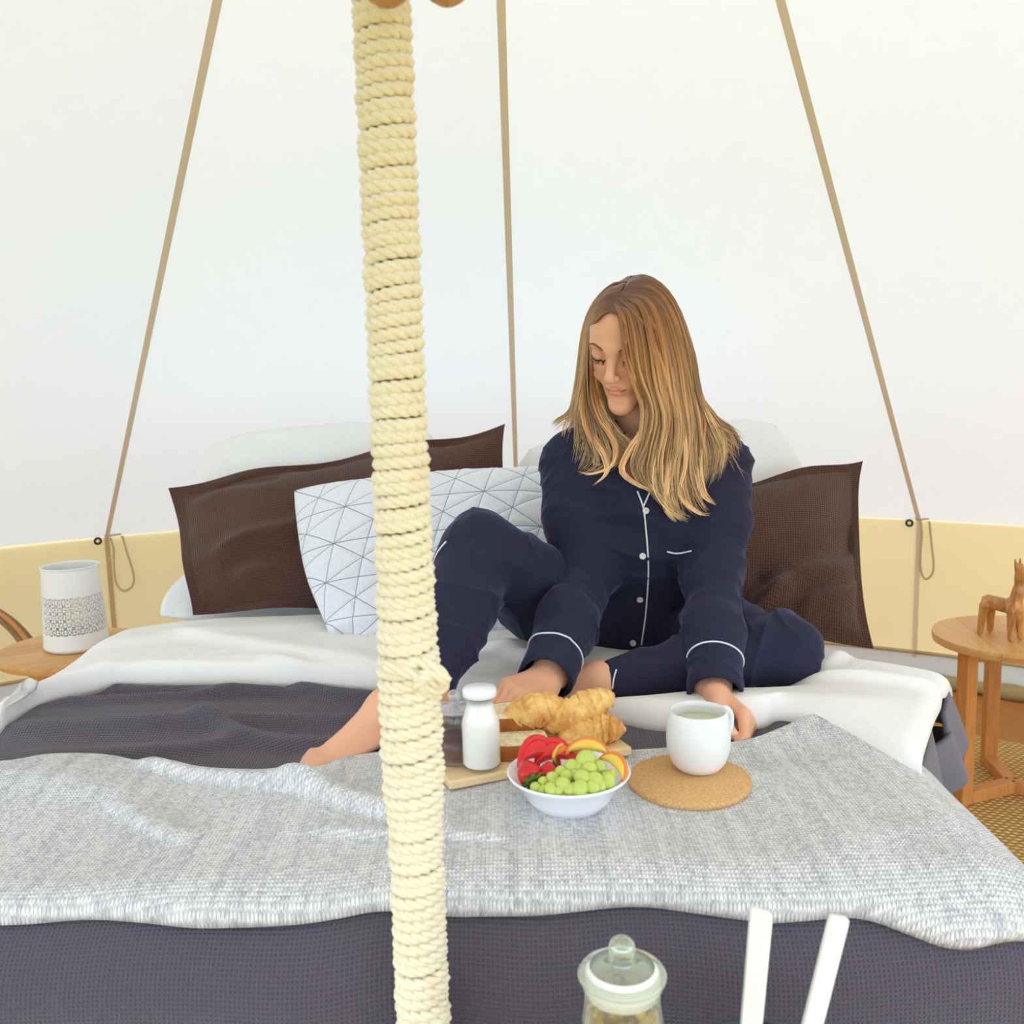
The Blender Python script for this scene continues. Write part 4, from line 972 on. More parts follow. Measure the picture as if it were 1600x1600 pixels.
def cuff_ring(w, e, r, back):
    d = unit(e-w); c = w+d*back; a_ = unit(np.cross(d, [0, 1, .2])); b_ = np.cross(d, a_); P = []
    for q in np.linspace(0, 2*PI, 60):
        dr = a_*math.cos(q)+b_*math.sin(q); h = tb.ray_cast(Vector(c+dr*.11), Vector(-dr), .11)
        if h[0] is not None: P.append(np.array(h[0])+dr*.0008)
    MB().tube(np.array(P), .0016, 6).build('piping', K['piping'], top, keep=True)
cuff_ring(wR, eR, .044, .062); cuff_ring(wL, eL, .042, .072)
pipe([(963, 1046), (959, 1060), (957, 1076)], pb, .0014, 16)
pipe([(676, 880), (684, 862), (697, 846)], pb, .0016, 20)
for (u, v) in ((1009, 798), (1004, 869), (1000, 937), (989, 1005)):
    h = tb.ray_cast(Vector(CC), Vector(ray(u, v)))
    if h[0] is None: continue
    n_ = np.array(h[1]); n_ = n_ if np.dot(n_, ray(u, v)) < 0 else -n_
    b = MB().lathe([(.0008, .0006), (.0028, .0006), (.0034, .0016), (.0052, .0018), (.0060, .0008), (.0060, -.001)], 20)
    o = b.build('button', K['button'], top); q = Vector(n_).to_track_quat('Z', 'Y')
    M4 = Matrix.Translation(h[0]+Vector(n_)*.001) @ q.to_matrix().to_4x4(); o.matrix_parent_inverse = world_of(top).inverted(); o.matrix_basis = M4

# scalp under the strands
FC = Field(HO_+[-.13, -.13, -.12], HO_+[.13, .15, .15], .003)
FC.ell(hd(0, -.020, .026), np.array([.0755, .0920, .0740])*HSC, HB, 0)
FC.ell(hd(0, -.045, -.03), np.array([.066, .062, .075])*HSC, HB, .03)
FC.ell(hd(-.012, .092, -.040), np.array([.058, .062, .082])*HSC, HB, .006, True)
SV, SQ = FC.surf(1); scalp = link('scalp_hair', raw_mesh('scalp_hair', SV, SQ), K['hair'], person, keep=True); vcol(scalp.data, np.tile(np.array(lin(128, 86, 50)[:3]), (len(SV), 1)))
# ---- hair
HD = 1.72
def G(*pts): return spline([at(u, v, d) for u, v, d in pts], 26)
guides = {
 # swept from the parting over the far side of the face, image right
 'front': [
  G((953, 488, 1.668), (966, 493, 1.655), (972, 530, 1.645), (983, 580, 1.64), (1003, 630, 1.645), (1000, 680, 1.66), (985, 720, 1.675), (1000, 750, 1.68), (1030, 765, 1.68)),
  G((957, 478, 1.672), (982, 484, 1.655), (995, 530, 1.640), (1003, 590, 1.635), (1018, 645, 1.64), (1008, 700, 1.66), (1000, 735, 1.67), (1025, 765, 1.675), (1050, 800, 1.675)),
  G((962, 468, 1.678), (998, 476, 1.66), (1015, 540, 1.645), (1025, 600, 1.64), (1038, 660, 1.65), (1025, 720, 1.665), (1030, 765, 1.67), (1055, 800, 1.675), (1078, 815, 1.675)),
  G((968, 458, 1.685), (1015, 472, 1.67), (1036, 540, 1.655), (1047, 600, 1.655), (1058, 670, 1.665), (1048, 730, 1.67), (1048, 780, 1.675), (1055, 815, 1.68)),
  G((976, 452, 1.695), (1030, 474, 1.69), (1056, 550, 1.68), (1066, 620, 1.68), (1076, 690, 1.685), (1070, 740, 1.685), (1085, 785, 1.685), (1112, 805, 1.685))],
 'side': [
  G((980, 447, 1.70), (1014, 446, 1.705), (1046, 478, 1.71), (1068, 550, 1.70), (1080, 620, 1.70), (1095, 690, 1.70), (1090, 740, 1.70), (1080, 790, 1.69)),
  G((983, 444, 1.72), (1016, 439, 1.735), (1052, 476, 1.74), (1076, 550, 1.735), (1087, 610, 1.73), (1102, 660, 1.73), (1115, 710, 1.715), (1105, 770, 1.70)),
  G((985, 441, 1.74), (1014, 434, 1.77), (1052, 472, 1.78), (1079, 550, 1.775), (1092, 620, 1.77), (1112, 655, 1.775), (1135, 690, 1.765), (1130, 745, 1.725)),
  G((985, 440, 1.77), (1008, 432, 1.81), (1044, 468, 1.83), (1070, 560, 1.83), (1085, 630, 1.82), (1120, 655, 1.82), (1150, 680, 1.80), (1165, 700, 1.79))],
 'back': [
  G((985, 440, 1.77), (1004, 433, 1.82), (1030, 470, 1.85), (1050, 560, 1.86), (1060, 640, 1.86), (1070, 690, 1.88), (1080, 740, 1.90)),
  G((980, 440, 1.77), (982, 436, 1.82), (985, 480, 1.86), (985, 560, 1.87), (985, 640, 1.86), (985, 690, 1.88), (985, 740, 1.90)),
  G((976, 444, 1.75), (955, 452, 1.78), (930, 500, 1.82), (922, 560, 1.83), (915, 620, 1.83), (900, 660, 1.83), (885, 680, 1.83))],
 # behind the near cheek, image left
 'left': [
  G((980, 441, 1.73), (955, 446, 1.74), (928, 474, 1.75), (913, 515, 1.77), (904, 590, 1.785), (893, 638, 1.79), (874, 652, 1.795), (852, 668, 1.79)),
  G((972, 453, 1.69), (944, 462, 1.70), (921, 488, 1.72), (914, 520, 1.75), (907, 590, 1.77), (895, 640, 1.78), (875, 655, 1.79), (862, 664, 1.79)),
  G((966, 462, 1.695), (940, 472, 1.70), (922, 494, 1.72), (917, 530, 1.742), (911, 590, 1.755), (903, 640, 1.755), (912, 690, 1.74), (905, 745, 1.70)),
  G((962, 470, 1.69), (940, 478, 1.695), (924, 498, 1.71), (920, 535, 1.728), (917, 590, 1.738), (914, 640, 1.735), (930, 690, 1.71), (938, 728, 1.695), (900, 742, 1.69)),
  G((958, 478, 1.685), (940, 485, 1.690), (926, 502, 1.70), (923, 535, 1.715), (925, 585, 1.724), (930, 635, 1.720), (950, 680, 1.70), (968, 710, 1.69), (925, 752, 1.69)),
  G((955, 486, 1.683), (941, 491, 1.686), (929, 505, 1.692), (926, 530, 1.705), (931, 580, 1.716), (942, 630, 1.712), (965, 675, 1.695), (985, 700, 1.685), (955, 740, 1.688))],
}
HVs, HQs, HC = [], [], []; hoff = 0
root_c, mid_c, tip_c = np.array(lin(112, 72, 46)[:3]), np.array(lin(186, 128, 78)[:3]), np.array(lin(248, 214, 162)[:3])
def outside(P, m):
    l = (P-HO_)@HB/HSC
    for c, r in (((0, -.020, .026), (.0765, .093, .075)), ((0, .028, -.030), (.058, .062, .085)), ((0, -.045, -.03), (.066, .062, .075))):
        c = np.array(c); q = l-c; n = np.linalg.norm(q/(np.array(r)+m), axis=1)[:, None]; l = np.where(n < 1, c+q/np.maximum(n, .05), l)
    return HO_+HSC*(l@HB.T)
allb = BVHTree.FromPolygons([tuple(p) for p in np.vstack([HV, SV])], [tuple(q) for q in np.vstack([HQ, SQ+len(HV)])])
tbh = BVHTree.FromPolygons([tuple(p) for p in TV], [tuple(q) for q in TQ])
def drape(Pp, gap):
    """lay a guide curve on the front of the head and the pyjama top"""
    m = len(Pp); dist = np.linalg.norm(Pp-CC, axis=1); dirs = (Pp-CC)/dist[:, None]; lim = np.full(m, 9.)
    for i in range(m):
        for tree in (allb, tbh):
            h = tree.ray_cast(Vector(CC), Vector(dirs[i]))
            if h[0] is not None: lim[i] = min(lim[i], h[3]-gap)
    nd = np.minimum(dist, lim)
    for _ in range(4): nd[1:-1] = np.minimum(nd[1:-1], (nd[:-2]+nd[2:])/2+.001); 
    for _ in range(3): nd[1:-1] = (nd[:-2]+2*nd[1:-1]+nd[2:])/4
    nd = np.minimum(nd, lim+.002)
    return CC+dirs*nd[:, None]
def strand(P, r, c0, shade):
    global hoff
    m = len(P); T = np.gradient(P, axis=0); T /= np.linalg.norm(T, axis=1)[:, None]+1e-9
    ref = np.array([.2, .9, .1]); u = np.cross(T, ref); u /= np.linalg.norm(u, axis=1)[:, None]+1e-9; w = np.cross(T, u)
    t = np.linspace(0, 1, m); R = r*(.75+.5*np.sin(PI*np.minimum(t*1.3, 1)))*np.clip((1.02-t)/.3, .08, 1)
    an = 2*PI*np.arange(4)/4
    ring = P[:, None]+R[:, None, None]*(np.cos(an)[None, :, None]*u[:, None]*1.6+np.sin(an)[None, :, None]*w[:, None]*.8)
    ix = np.arange(m*4).reshape(m, 4)+hoff; nx = np.roll(ix, -1, 1)
    HVs.append(ring.reshape(-1, 3)); HQs.append(np.stack([ix[:-1], nx[:-1], nx[1:], ix[1:]], -1).reshape(-1, 4)); hoff += m*4
    a = np.clip(t*2.6, 0, 1)[:, None]; b = np.clip((t-.25)*1.5, 0, 1)[:, None]
    c = root_c*(1-a)+mid_c*a; c = c*(1-b*shade)+tip_c*b*shade; c = c*c0
    HC.append(np.repeat(c, 4, 0))
for k in ('front', 'side'): guides[k] = [drape(g_, .006) for g_ in guides[k]]
wl = np.clip((np.linspace(0, 1, 26)-.22)/.15, 0, 1)[:, None]; guides['left'] = [drape(g_, .004)*(1-wl)+outside(g_, .001)*wl for g_ in guides['left']]; guides['back'] = [outside(g_, .004) for g_ in guides['back']]
def curtain(gs, count, depth, rad, jit, seed, lo=.55, hi=1.25):
    r = np.random.default_rng(seed); gs = np.array(gs); n = len(gs); ncl = max(8, count//16)
    cl = np.sort(r.uniform(0, n-1, ncl)); ph = r.uniform(0, 6.28, (ncl, 3)); fr = r.uniform(5, 10, ncl); am = r.uniform(.4, 1.5, ncl); hue = r.uniform(0, 1, ncl); zc = r.uniform(0, 1, ncl)
    for i in range(count):
        k0 = r.integers(ncl); tip = r.random() < .82
        f = np.clip(cl[k0]+r.normal(0, .13), 0, n-1.001); f1 = np.clip(cl[k0]+(f-cl[k0])*.35, 0, n-1.001)
        m = gs.shape[1]; t = np.linspace(0, 1, m)[:, None]
        def pick(f): k = int(f); g_ = f-k; return gs[k]*(1-g_)+gs[min(k+1, n-1)]*g_
        w = np.clip((t-.25)/.75, 0, 1)*(1 if tip else 0); P = pick(f)*(1-w)+pick(f1)*w
        P = P+np.array([0, -1, 0])*(zc[k0]*.6+.4*r.random())*depth*np.minimum(t*5, 1)*(1-.4*t)
        a_ = np.sin(t[:, 0]*fr[k0]+ph[k0, 0]); b_ = np.sin(t[:, 0]*fr[k0]*.8+ph[k0, 1])
        P = P+jit*am[k0]*np.clip(t*1.6-.25, 0, 1)*np.stack([a_, .5*b_, .25*a_], 1)*1.5
        P = P+jit*.35*np.minimum(t*2, 1)*np.stack([np.sin(t[:, 0]*7+r.uniform(0, 6)), np.sin(t[:, 0]*5+r.uniform(0, 6)), 0*t[:, 0]], 1)+r.normal(0, jit*.35, 3)*t**2*2
        cut = int(m*r.uniform(.80, 1.0)); P = P[:cut]
        hl = .55*hue[k0]+.45*r.random(); c0 = lo+(hi-lo)*hl**1.3
        strand(P, rad*r.uniform(.6, 1.3), c0, np.clip(.15+1.0*hl+r.normal(0, .12), .1, 1))
curtain(guides['front'], 900, .020, .0010, .0042, 1, .40, 1.45)
curtain([guides['front'][4]]+guides['side'], 820, .020, .0010, .0046, 2, .38, 1.35)
curtain([guides['side'][3]]+guides['back']+[guides['left'][0]], 320, .008, .0014, .004, 3, .5, 1.0)
curtain(guides['left'], 600, .012, .0010, .0042, 4, .40, 1.3)
# bright locks lying on top, with curled ends
locks = [[(960, 474, 1.66), (973, 500, 1.65), (980, 560, 1.64), (998, 615, 1.64), (1010, 660, 1.65), (985, 700, 1.66), (972, 735, 1.67), (1000, 760, 1.67), (1035, 770, 1.67)],
         [(966, 466, 1.67), (1000, 500, 1.65), (1030, 560, 1.64), (1042, 620, 1.64), (1030, 690, 1.65), (1012, 740, 1.66), (1035, 775, 1.66), (1072, 792, 1.66)],
         [(972, 458, 1.68), (1016, 500, 1.66), (1050, 580, 1.66), (1064, 650, 1.66), (1072, 720, 1.665), (1062, 770, 1.665), (1090, 800, 1.665), (1118, 804, 1.665)],
         [(1000, 480, 1.66), (1034, 540, 1.65), (1054, 640, 1.655), (1046, 730, 1.66), (1040, 790, 1.66), (1062, 820, 1.66)],
         [(924, 545, 1.72), (926, 600, 1.715), (938, 650, 1.70), (962, 690, 1.685), (958, 725, 1.68), (925, 740, 1.68), (897, 736, 1.68)],
         [(918, 560, 1.735), (912, 620, 1.73), (918, 670, 1.715), (945, 710, 1.69), (948, 738, 1.68), (922, 762, 1.68)],
         [(1084, 600, 1.71), (1096, 660, 1.70), (1090, 720, 1.69), (1098, 770, 1.68), (1122, 792, 1.68)]]
for li, L_ in enumerate(locks):
    g_ = drape(G(*L_), .020)
    for i in range(26):
        t = np.linspace(0, 1, 26)[:, None]; o_ = rng.normal(0, .0032, 3)*np.array([1, .6, .4]); P = g_+o_*(1-.75*t**2)*np.minimum(t*4, 1)+.0016*np.sin(t*8+rng.uniform(0, 6))*np.minimum(t*3, 1)
        strand(P[:int(26*rng.uniform(.86, 1))], .0009*rng.uniform(.7, 1.2), rng.uniform(.95, 1.6), rng.uniform(.5, 1))
# flyaway ends over the shoulder
for i in range(40):
    f = rng.uniform(0, 1); a = at(1085+20*f, 640+30*f, 1.74); b = at(1110+rng.uniform(-10, 60), 690+rng.uniform(-15, 70), 1.73); strand(spline([a, (a+b)/2+rng.normal(0, .006, 3), b], 14), .0006, rng.uniform(.6, 1.0), .7)
hair = link('hair', raw_mesh('hair', np.vstack(HVs), np.vstack(HQs)), K['hair'], person, keep=True); vcol(hair.data, np.vstack(HC))
# ------------------------------------------------------------------ breakfast on the board
BZ = .700
bFL, bFR = atz(702, 1222, BZ), atz(988, 1167, BZ); bx = unit((bFR-bFL)*[1, 1, 0]); by = np.array([-bx[1], bx[0], 0]); bw = np.linalg.norm(bFR-bFL)
board = empty('serving_board', tuple((bFL+bFR)/2+by*.09-[0, 0, .012]), math.atan2(bx[1], bx[0]))
MB().box((-bw/2, -.09, 0), (bw/2, .085, .012)).build('board_slab', K['board'], board, False, bevel=.003)
tag(board, 'pale maple serving board carrying bread, croissants, milk and jam', 'board')
def on_board(u, v): return atz(u, v, BZ)

c = on_board(753, 1199)
bot = empty('milk_bottle', tuple(c)); tag(bot, 'small glass bottle of milk with a white cap', 'bottle')
MB().lathe([(.001, .0005), (.023, .0005), (.0262, .004), (.0264, .008), (.0264, .060), (.025, .070), (.0205, .084), (.0185, .091), (.0185, .100), (.0195, .101), (.0195, .104), (.0170, .104), (.0168, .091), (.0190, .083), (.0236, .069), (.0250, .060), (.0250, .008), (.023, .005), (.001, .005)], 48).build('glass_body', K['glass'], bot)
MB().lathe([(.001, .0055), (.0226, .0055), (.0246, .0085), (.0246, .060), (.0232, .069), (.0186, .083), (.0168, .090), (.001, .090)], 48).build('milk', K['milk'], bot)
MB().lathe([(.0205, .0985), (.0222, .0995), (.0224, .107), (.021, .1095), (.001, .111)], 40).build('cap', K['cap'], bot)

def candy_jar(name, label, c, r, h, cat, content, glass='glass', gasket=False, fill=.62):
    j = empty(name, tuple(c)); tag(j, label, cat); t = r*.07
    MB().lathe([(.001, .001), (r*.82, .001), (r*.96, .006), (r, h*.06), (r, h*.80), (r*.93, h*.86), (r*.93, h*.9), (r*.99, h*.905), (r*.99, h*.92), (r*.93-t, h*.92), (r*.93-t, h*.86), (r-t, h*.79), (r-t, h*.07), (r*.9, .005), (.001, .005)], 48).build('glass_body', K[glass], j)
    if gasket: MB().lathe([(r*.80, h*.88), (r*.90, h*.885), (r*.92, h*.94), (r*.8, h*.955)], 40).build('gasket', K['gasket'], j)
    z0 = h*.925; q = r*.42
    MB().lathe([(.001, z0-h*.035), (r*.78, z0-h*.035), (r*.80, z0), (r*1.06, z0+.0005), (r*1.10, z0+r*.07), (r*1.05, z0+r*.15), (r*.82, z0+r*.19), (r*.60, z0+r*.24), (r*.32, z0+r*.30), (q*.62, z0+r*.36), (q*.55, z0+r*.46)]+[(q*.78*math.sin(a)+.0002, z0+r*.46+q*.68-q*.78*math.cos(a)) for a in np.linspace(.80, PI, 12)], 48).build('lid', K['glass_lid' if gasket else 'glass_lid_c'], j)
    if content == 'jam':
        MB().lathe([(.001, .0055), (r*.88, .0055), (r-t*1.25, h*.075), (r-t*1.25, h*fill), (r*.5, h*(fill+.02)), (.001, h*(fill+.01))], 40).build('jam', K['jam'], j)
    return j
candy_jar('jam_jar', 'small lidded glass jar of dark jam beside the milk bottle', on_board(713, 1189), .0255, .078, 'jar', 'jam', fill=.5)

def loaf_slice(name, label, c, w, d, th, rz, tilt=(0, 0)):
    t = empty(name, tuple(c), rz); t.rotation_euler = (tilt[0], tilt[1], rz); tag(t, label, 'bread')
    out = []
    for a in np.linspace(0, 2*PI, 48, endpoint=False):
        x, y = math.cos(a), math.sin(a); e = 4.0; k = (abs(x)**e+abs(y)**e)**(-1/e); x, y = x*k, y*k
        if y > 0: y *= 1+.10*math.cos(x*2.2)
        out.append((x*w/2, y*d/2))
    n = len(out); rim = .93
    def ring(s, z): return [(x*s, y*s, z) for x, y in out]
    b = MB(); b.add(ring(.97, 0)+ring(1, .003)+ring(1, th-.003)+ring(.975, th)+ring(rim, th), [tuple(range(n))[::-1]]+[(k*n+i, k*n+(i+1) % n, (k+1)*n+(i+1) % n, (k+1)*n+i) for k in range(4) for i in range(n)]); b.build('crust', K['crust'], t)
    b = MB(); b.add(ring(rim, th)+ring(rim*.5, th+.0012)+[(0, 0, th+.0015)], [(i, (i+1) % n, n+(i+1) % n, n+i) for i in range(n)]+[(n+i, n+(i+1) % n, 2*n) for i in range(n)]); b.build('crumb', K['crumb'], t)
    return t
loaf_slice('bread_slice', 'thick slice of white bread lying on the board', on_board(812, 1180)+[0, .012, .0], .082, .066, .021, .12)
loaf_slice('bread_slice', 'bread slice stacked on the lower slice under a croissant', on_board(800, 1166)+[0, .030, .0225], .078, .062, .019, .05, (.05, 0))

def croissant(label, a, b, bend, r, seed, up=.0):
    a, b = np.asarray(a), np.asarray(b); d = b-a; L = np.linalg.norm(d); n_ = unit(np.cross(d, [0, 0, 1.])); t = np.linspace(0, 1, 84)
    C_ = a+np.outer(t, d)+np.outer(np.sin(PI*t)*bend, n_)+np.outer(np.sin(PI*t)*up, [0, 0, 1.]); rr = np.random.default_rng(seed)
    T = np.gradient(C_, axis=0); T /= np.linalg.norm(T, axis=1)[:, None]; P = np.zeros((84, 30, 3))
    env = (np.clip(1-np.abs(2*t-1)**2.4, 0, 1))**.62*(.80+.2*np.cos((2*t-1)*1.2)); seg = 8
    for i in range(84):
        u_ = unit(np.cross(T[i], [0, 0, 1.])); w_ = np.cross(u_, T[i])
        for j in range(30):
            q = 2*PI*j/30; ph = t[i]*seg+.35*math.sin(q+seed)+.18*math.sin(2*q); s_ = abs((ph*1.0) % 1-(.0 if t[i] < .5 else 1.0))
            R_ = r*max(env[i], .12)*(.88+.16*s_**.8+.03*math.sin(q*5+i*.3+seed))
            P[i, j] = C_[i]+R_*(math.cos(q)*u_+.86*math.sin(q)*w_)
    me_obj = grid_mesh('croissant', np.swapaxes(P, 0, 1), None, K['croissant'], closed_u=True); tag(me_obj, label, 'croissant', None); return me_obj
croissant('croissant lying on the bread slices nearest the hand', at(782, 1126, 1.300), at(884, 1106, 1.335), .012, .029, 1, .010)
croissant('largest croissant, propped up on top of the other two', at(848, 1142, 1.295), at(958, 1084, 1.335), .010, .0285, 2, .006)
croissant('croissant at the board corner behind the fruit bowl', at(874, 1173, 1.262), at(978, 1140, 1.295), -.012, .030, 3, .008)

# ------------------------------------------------------------------ fruit bowl
bc = atz(890, 1262, .0+bedz(.065, 1.165)+.004); bc = np.array([bc[0], bc[1]+.008, bc[2]])
bowl = empty('fruit_bowl', tuple(bc)); tag(bowl, 'small white bowl heaped with grapes and cut fruit', 'bowl')
BR, BH = .0755, .045
MB().lathe([(.001, .0), (.040, .0), (.044, .002), (.055, .016), (.0665, .036), (.0745, .0415), (.0765, BH), (.0745, BH+.001), (.066, .040), (.0545, .020), (.042, .0055), (.001, .0045)], 72).build('bowl_body', K['porcelain'], bowl)
zr = bc[2]+BH
gr = MB()
gm = bpy.data.meshes.new('grape'); bm = bmesh.new(); bmesh.ops.create_icosphere(bm, subdivisions=3, radius=1.0); bm.to_mesh(gm); bm.free(); gm.materials.append(K['grape']); gm.polygons.foreach_set('use_smooth', np.ones(len(gm.polygons), bool))
GP = [(849, 1222, 8.5, 2), (837, 1231, 8, -2), (864, 1216, 9.5, 6), (861, 1233, 9.5, 2), (849, 1236, 8, -4), (876, 1208, 10, 9), (880, 1226, 11, 6), (891, 1234, 9, 2), (894, 1200, 12, 13), (906, 1232, 11.5, 4), (910, 1216, 12, 10), (900, 1212, 10, 8), (915, 1188, 14.5, 20), (928, 1219, 12, 8), (925, 1230, 10.5, 3), (936, 1200, 11, 12), (949, 1220, 11.5, 5), (921, 1203, 11.5, 14), (872, 1236, 8.5, 0), (886, 1214, 10, 8), (938, 1228, 9, 2), (905, 1203, 10, 12), (955, 1211, 8, 6), (866, 1226, 8.5, 2)]
ORD = ['leftmost', 'second', 'third', 'fourth', 'fifth', 'sixth', 'seventh', 'eighth', 'ninth', 'tenth', 'eleventh', 'twelfth']
rows = {'front': sorted(g_ for g_ in GP if g_[1] >= 1228), 'middle': sorted(g_ for g_ in GP if 1210 <= g_[1] < 1228), 'back': sorted(g_ for g_ in GP if g_[1] < 1210)}
def grape_label(g_):
    if g_ == (915, 1188, 14.5, 20): return 'largest pale grape, topmost in the bowl below the yellow peach slice'
    for k, r_ in rows.items():
        if g_ in r_:
            n_ = ORD[r_.index(g_)]; return 'green grape in the bowl, %s in the %s row of grapes' % (n_ if n_ == 'leftmost' else n_+' from the left', k)
for i, (u, v, rp, dz) in enumerate(GP):
    p = atz(u, v, zr+dz*.001); r = rp*1.27/1500
    o = bpy.data.objects.new('grape', gm); COL.objects.link(o); o.location = p; o.scale = (r, r, r*1.12); o.rotation_euler = (rng.uniform(-1, 1), rng.uniform(-1, 1), rng.uniform(0, 6))
    tag(o, grape_label((u, v, rp, dz)), 'grape', 'green grapes in the bowl')
def strawberry(label, p, r, axis):
    t = empty('strawberry', tuple(p)); t.rotation_euler = Vector(axis).to_track_quat('Z', 'Y').to_euler(); tag(t, label, 'strawberry')
    prof = [(.001, -1.15), (.22, -1.08), (.5, -.78), (.78, -.3), (.93, .15), (.9, .5), (.65, .72), (.25, .78), (.001, .76)]
    MB().lathe([(a*r, b*r) for a, b in prof], 28).build('berry', K['strawberry'], t)
    for k in range(7):
        a = 2*PI*k/7; d = np.array([math.cos(a), math.sin(a), 0]); l = np.array([-d[1], d[0], 0]); V = []
        for s_, w, z in ((.05, .12, .80), (.45, .26, .88), (.85, .18, .80), (1.1, .02, .95)): V += [d*s_*r-l*w*r+[0, 0, z*r], d*s_*r+l*w*r+[0, 0, z*r]]
        b = MB(); b.add(V, [(2*i, 2*i+1, 2*i+3, 2*i+2) for i in range(3)]); o = b.build('hull_leaf', K['leaf'], t); sm = o.modifiers.new('thick', 'SOLIDIFY'); sm.thickness = .0008
    return t
strawberry('whole strawberry with green hull at the left of the bowl', atz(826, 1207, zr+.008), .0165, (.35, -.8, -.45))
strawberry('strawberry lying on its side between the melon and the grapes', atz(856, 1207, zr+.006), .0135, (.9, .3, .2))
def wedge(name, label, p, L, h, th, mats, rot):
    """a crescent slice: flesh with a skin along its outer curve"""
    t = empty(name, tuple(p)); t.rotation_euler = rot; tag(t, label, 'fruit'); n = 22; P = []
    for i in range(n):
        a = PI*i/(n-1); x = -math.cos(a)*L/2; o_ = math.sin(a)*h; i_ = math.sin(a)*h*.25
        P.append([(x, -th*.5*math.sin(a)**.5-.0005, i_+.001), (x, th*.5*math.sin(a)**.5+.0005, i_+.001), (x, th*.15, o_), (x, -th*.15, o_)])
    V = [q for ring in P for q in ring]; Fs = [(4*i+j, 4*i+(j+1) % 4, 4*i+4+(j+1) % 4, 4*i+4+j) for i in range(n-1) for j in range(4)]+[(3, 2, 1, 0), (4*n-4, 4*n-3, 4*n-2, 4*n-1)]
    b = MB(); b.add(V, Fs); o = b.build('flesh', mats[0], t); sd = o.modifiers.new('soft', 'SUBSURF'); sd.levels = 1; sd.render_levels = 2
    sk = MB().tube([(-math.cos(PI*i/21)*L/2, 0, math.sin(PI*i/21)*h) for i in range(22)], th*.14, 8).build('skin', mats[1], t); return t
wedge('melon_slice', 'bright red melon piece behind the strawberry', atz(843, 1198, zr-.002), .050, .036, .032, (K['melon'], K['melon']), (-.5, .1, .3))
wedge('melon_slice', 'bright red melon piece in the middle of the bowl', atz(868, 1200, zr-.003), .048, .034, .030, (K['melon'], K['melon']), (-.5, -.15, -.2))
wedge('peach_slice', 'orange peach slice beside the red melon', atz(889, 1189, zr+.006), .040, .022, .018, (K['peach_skin'], K['peach']), (-.6, .2, .2))
wedge('peach_slice', 'yellow peach slice on top of the grapes', atz(918, 1181, zr+.016), .050, .022, .018, (K['peach'], K['peach_skin']), (-.7, .05, -.1))
wedge('peach_slice', 'yellow peach slice at the right rim of the bowl', atz(954, 1205, zr+.006), .042, .022, .018, (K['peach'], K['peach_skin']), (-.5, .3, -.9))

# ------------------------------------------------------------------ mug on its cork mat
cz = bedz(.23, 1.24)+.003; cc_ = atz(1077, 1215, cz+.009); cc_[2] = cz
mat_ = empty('cork_mat', tuple(cc_)); tag(mat_, 'round cork mat under the mug', 'mat')
MB().lathe([(.001, 0), (.078, 0), (.0800, .002), (.0800, .0075), (.0785, .0095), (.001, .0095)], 72).build('cork_disc', K['cork'], mat_)
mz = cz+.0097; mp = atz(1091, 1200, mz); mug = empty('mug', (mp[0], mp[1], mz)); tag(mug, 'white handleless-looking mug of tea on the cork mat', 'mug')
mug['label'] = 'rounded matt white mug of tea on the cork mat'
MB().lathe([(.001, 0), (.024, 0), (.029, .002), (.0365, .012), (.0415, .028), (.0425, .044), (.0412, .059), (.0388, .074), (.0378, .0800), (.0365, .081), (.0353, .0800), (.0363, .073), (.0385, .059), (.0397, .044), (.0385, .028), (.034, .014), (.024, .005), (.001, .005)], 64).build('mug_body', K['mug'], mug)
MB().lathe([(.0375, .064), (.001, .064)], 48).build('tea', K['tea'], mug)
ha = math.radians(38); hd_ = np.array([math.cos(ha), math.sin(ha), 0])
MB().tube(spline([hd_*.039+[0, 0, .069], hd_*.056+[0, 0, .069], hd_*.066+[0, 0, .056], hd_*.061+[0, 0, .034], hd_*.041+[0, 0, .024]], 30), .0048, 10).build('handle', K['mug'], mug)

# ------------------------------------------------------------------ low table at the foot of the bed, out of view but for what stands on it
TZ = .45
tab = empty('low_table', (.22, .56, .014)); tag(tab, 'low wooden table at the foot of the bed under the cereal jar', 'table')
for k in range(4): MB().box((-.42, -.22+.11*k+.001, TZ-.04), (.42, -.22+.11*(k+1)-.001, TZ-.014)).build('tabletop_board', K['table_wood'], tab, False, bevel=.003)
for sx in (-1, 1):
    for sy in (-1, 1): MB().box((sx*.37-.02, sy*.18-.02, 0), (sx*.37+.02, sy*.18+.02, TZ-.04)).build('leg', K['leg_wood'], tab, False, bevel=.003)
lidc = at(972, 1513, .70); jr = .0320; jh = (lidc[2]-TZ)/.95
jar = candy_jar('cereal_jar', 'large glass jar of golden cereal with a ball-knob lid in the foreground', (lidc[0], lidc[1], TZ+.0005), jr, jh, 'jar', None, 'glass_g', True)
b = MB(); r2 = np.random.default_rng(3)
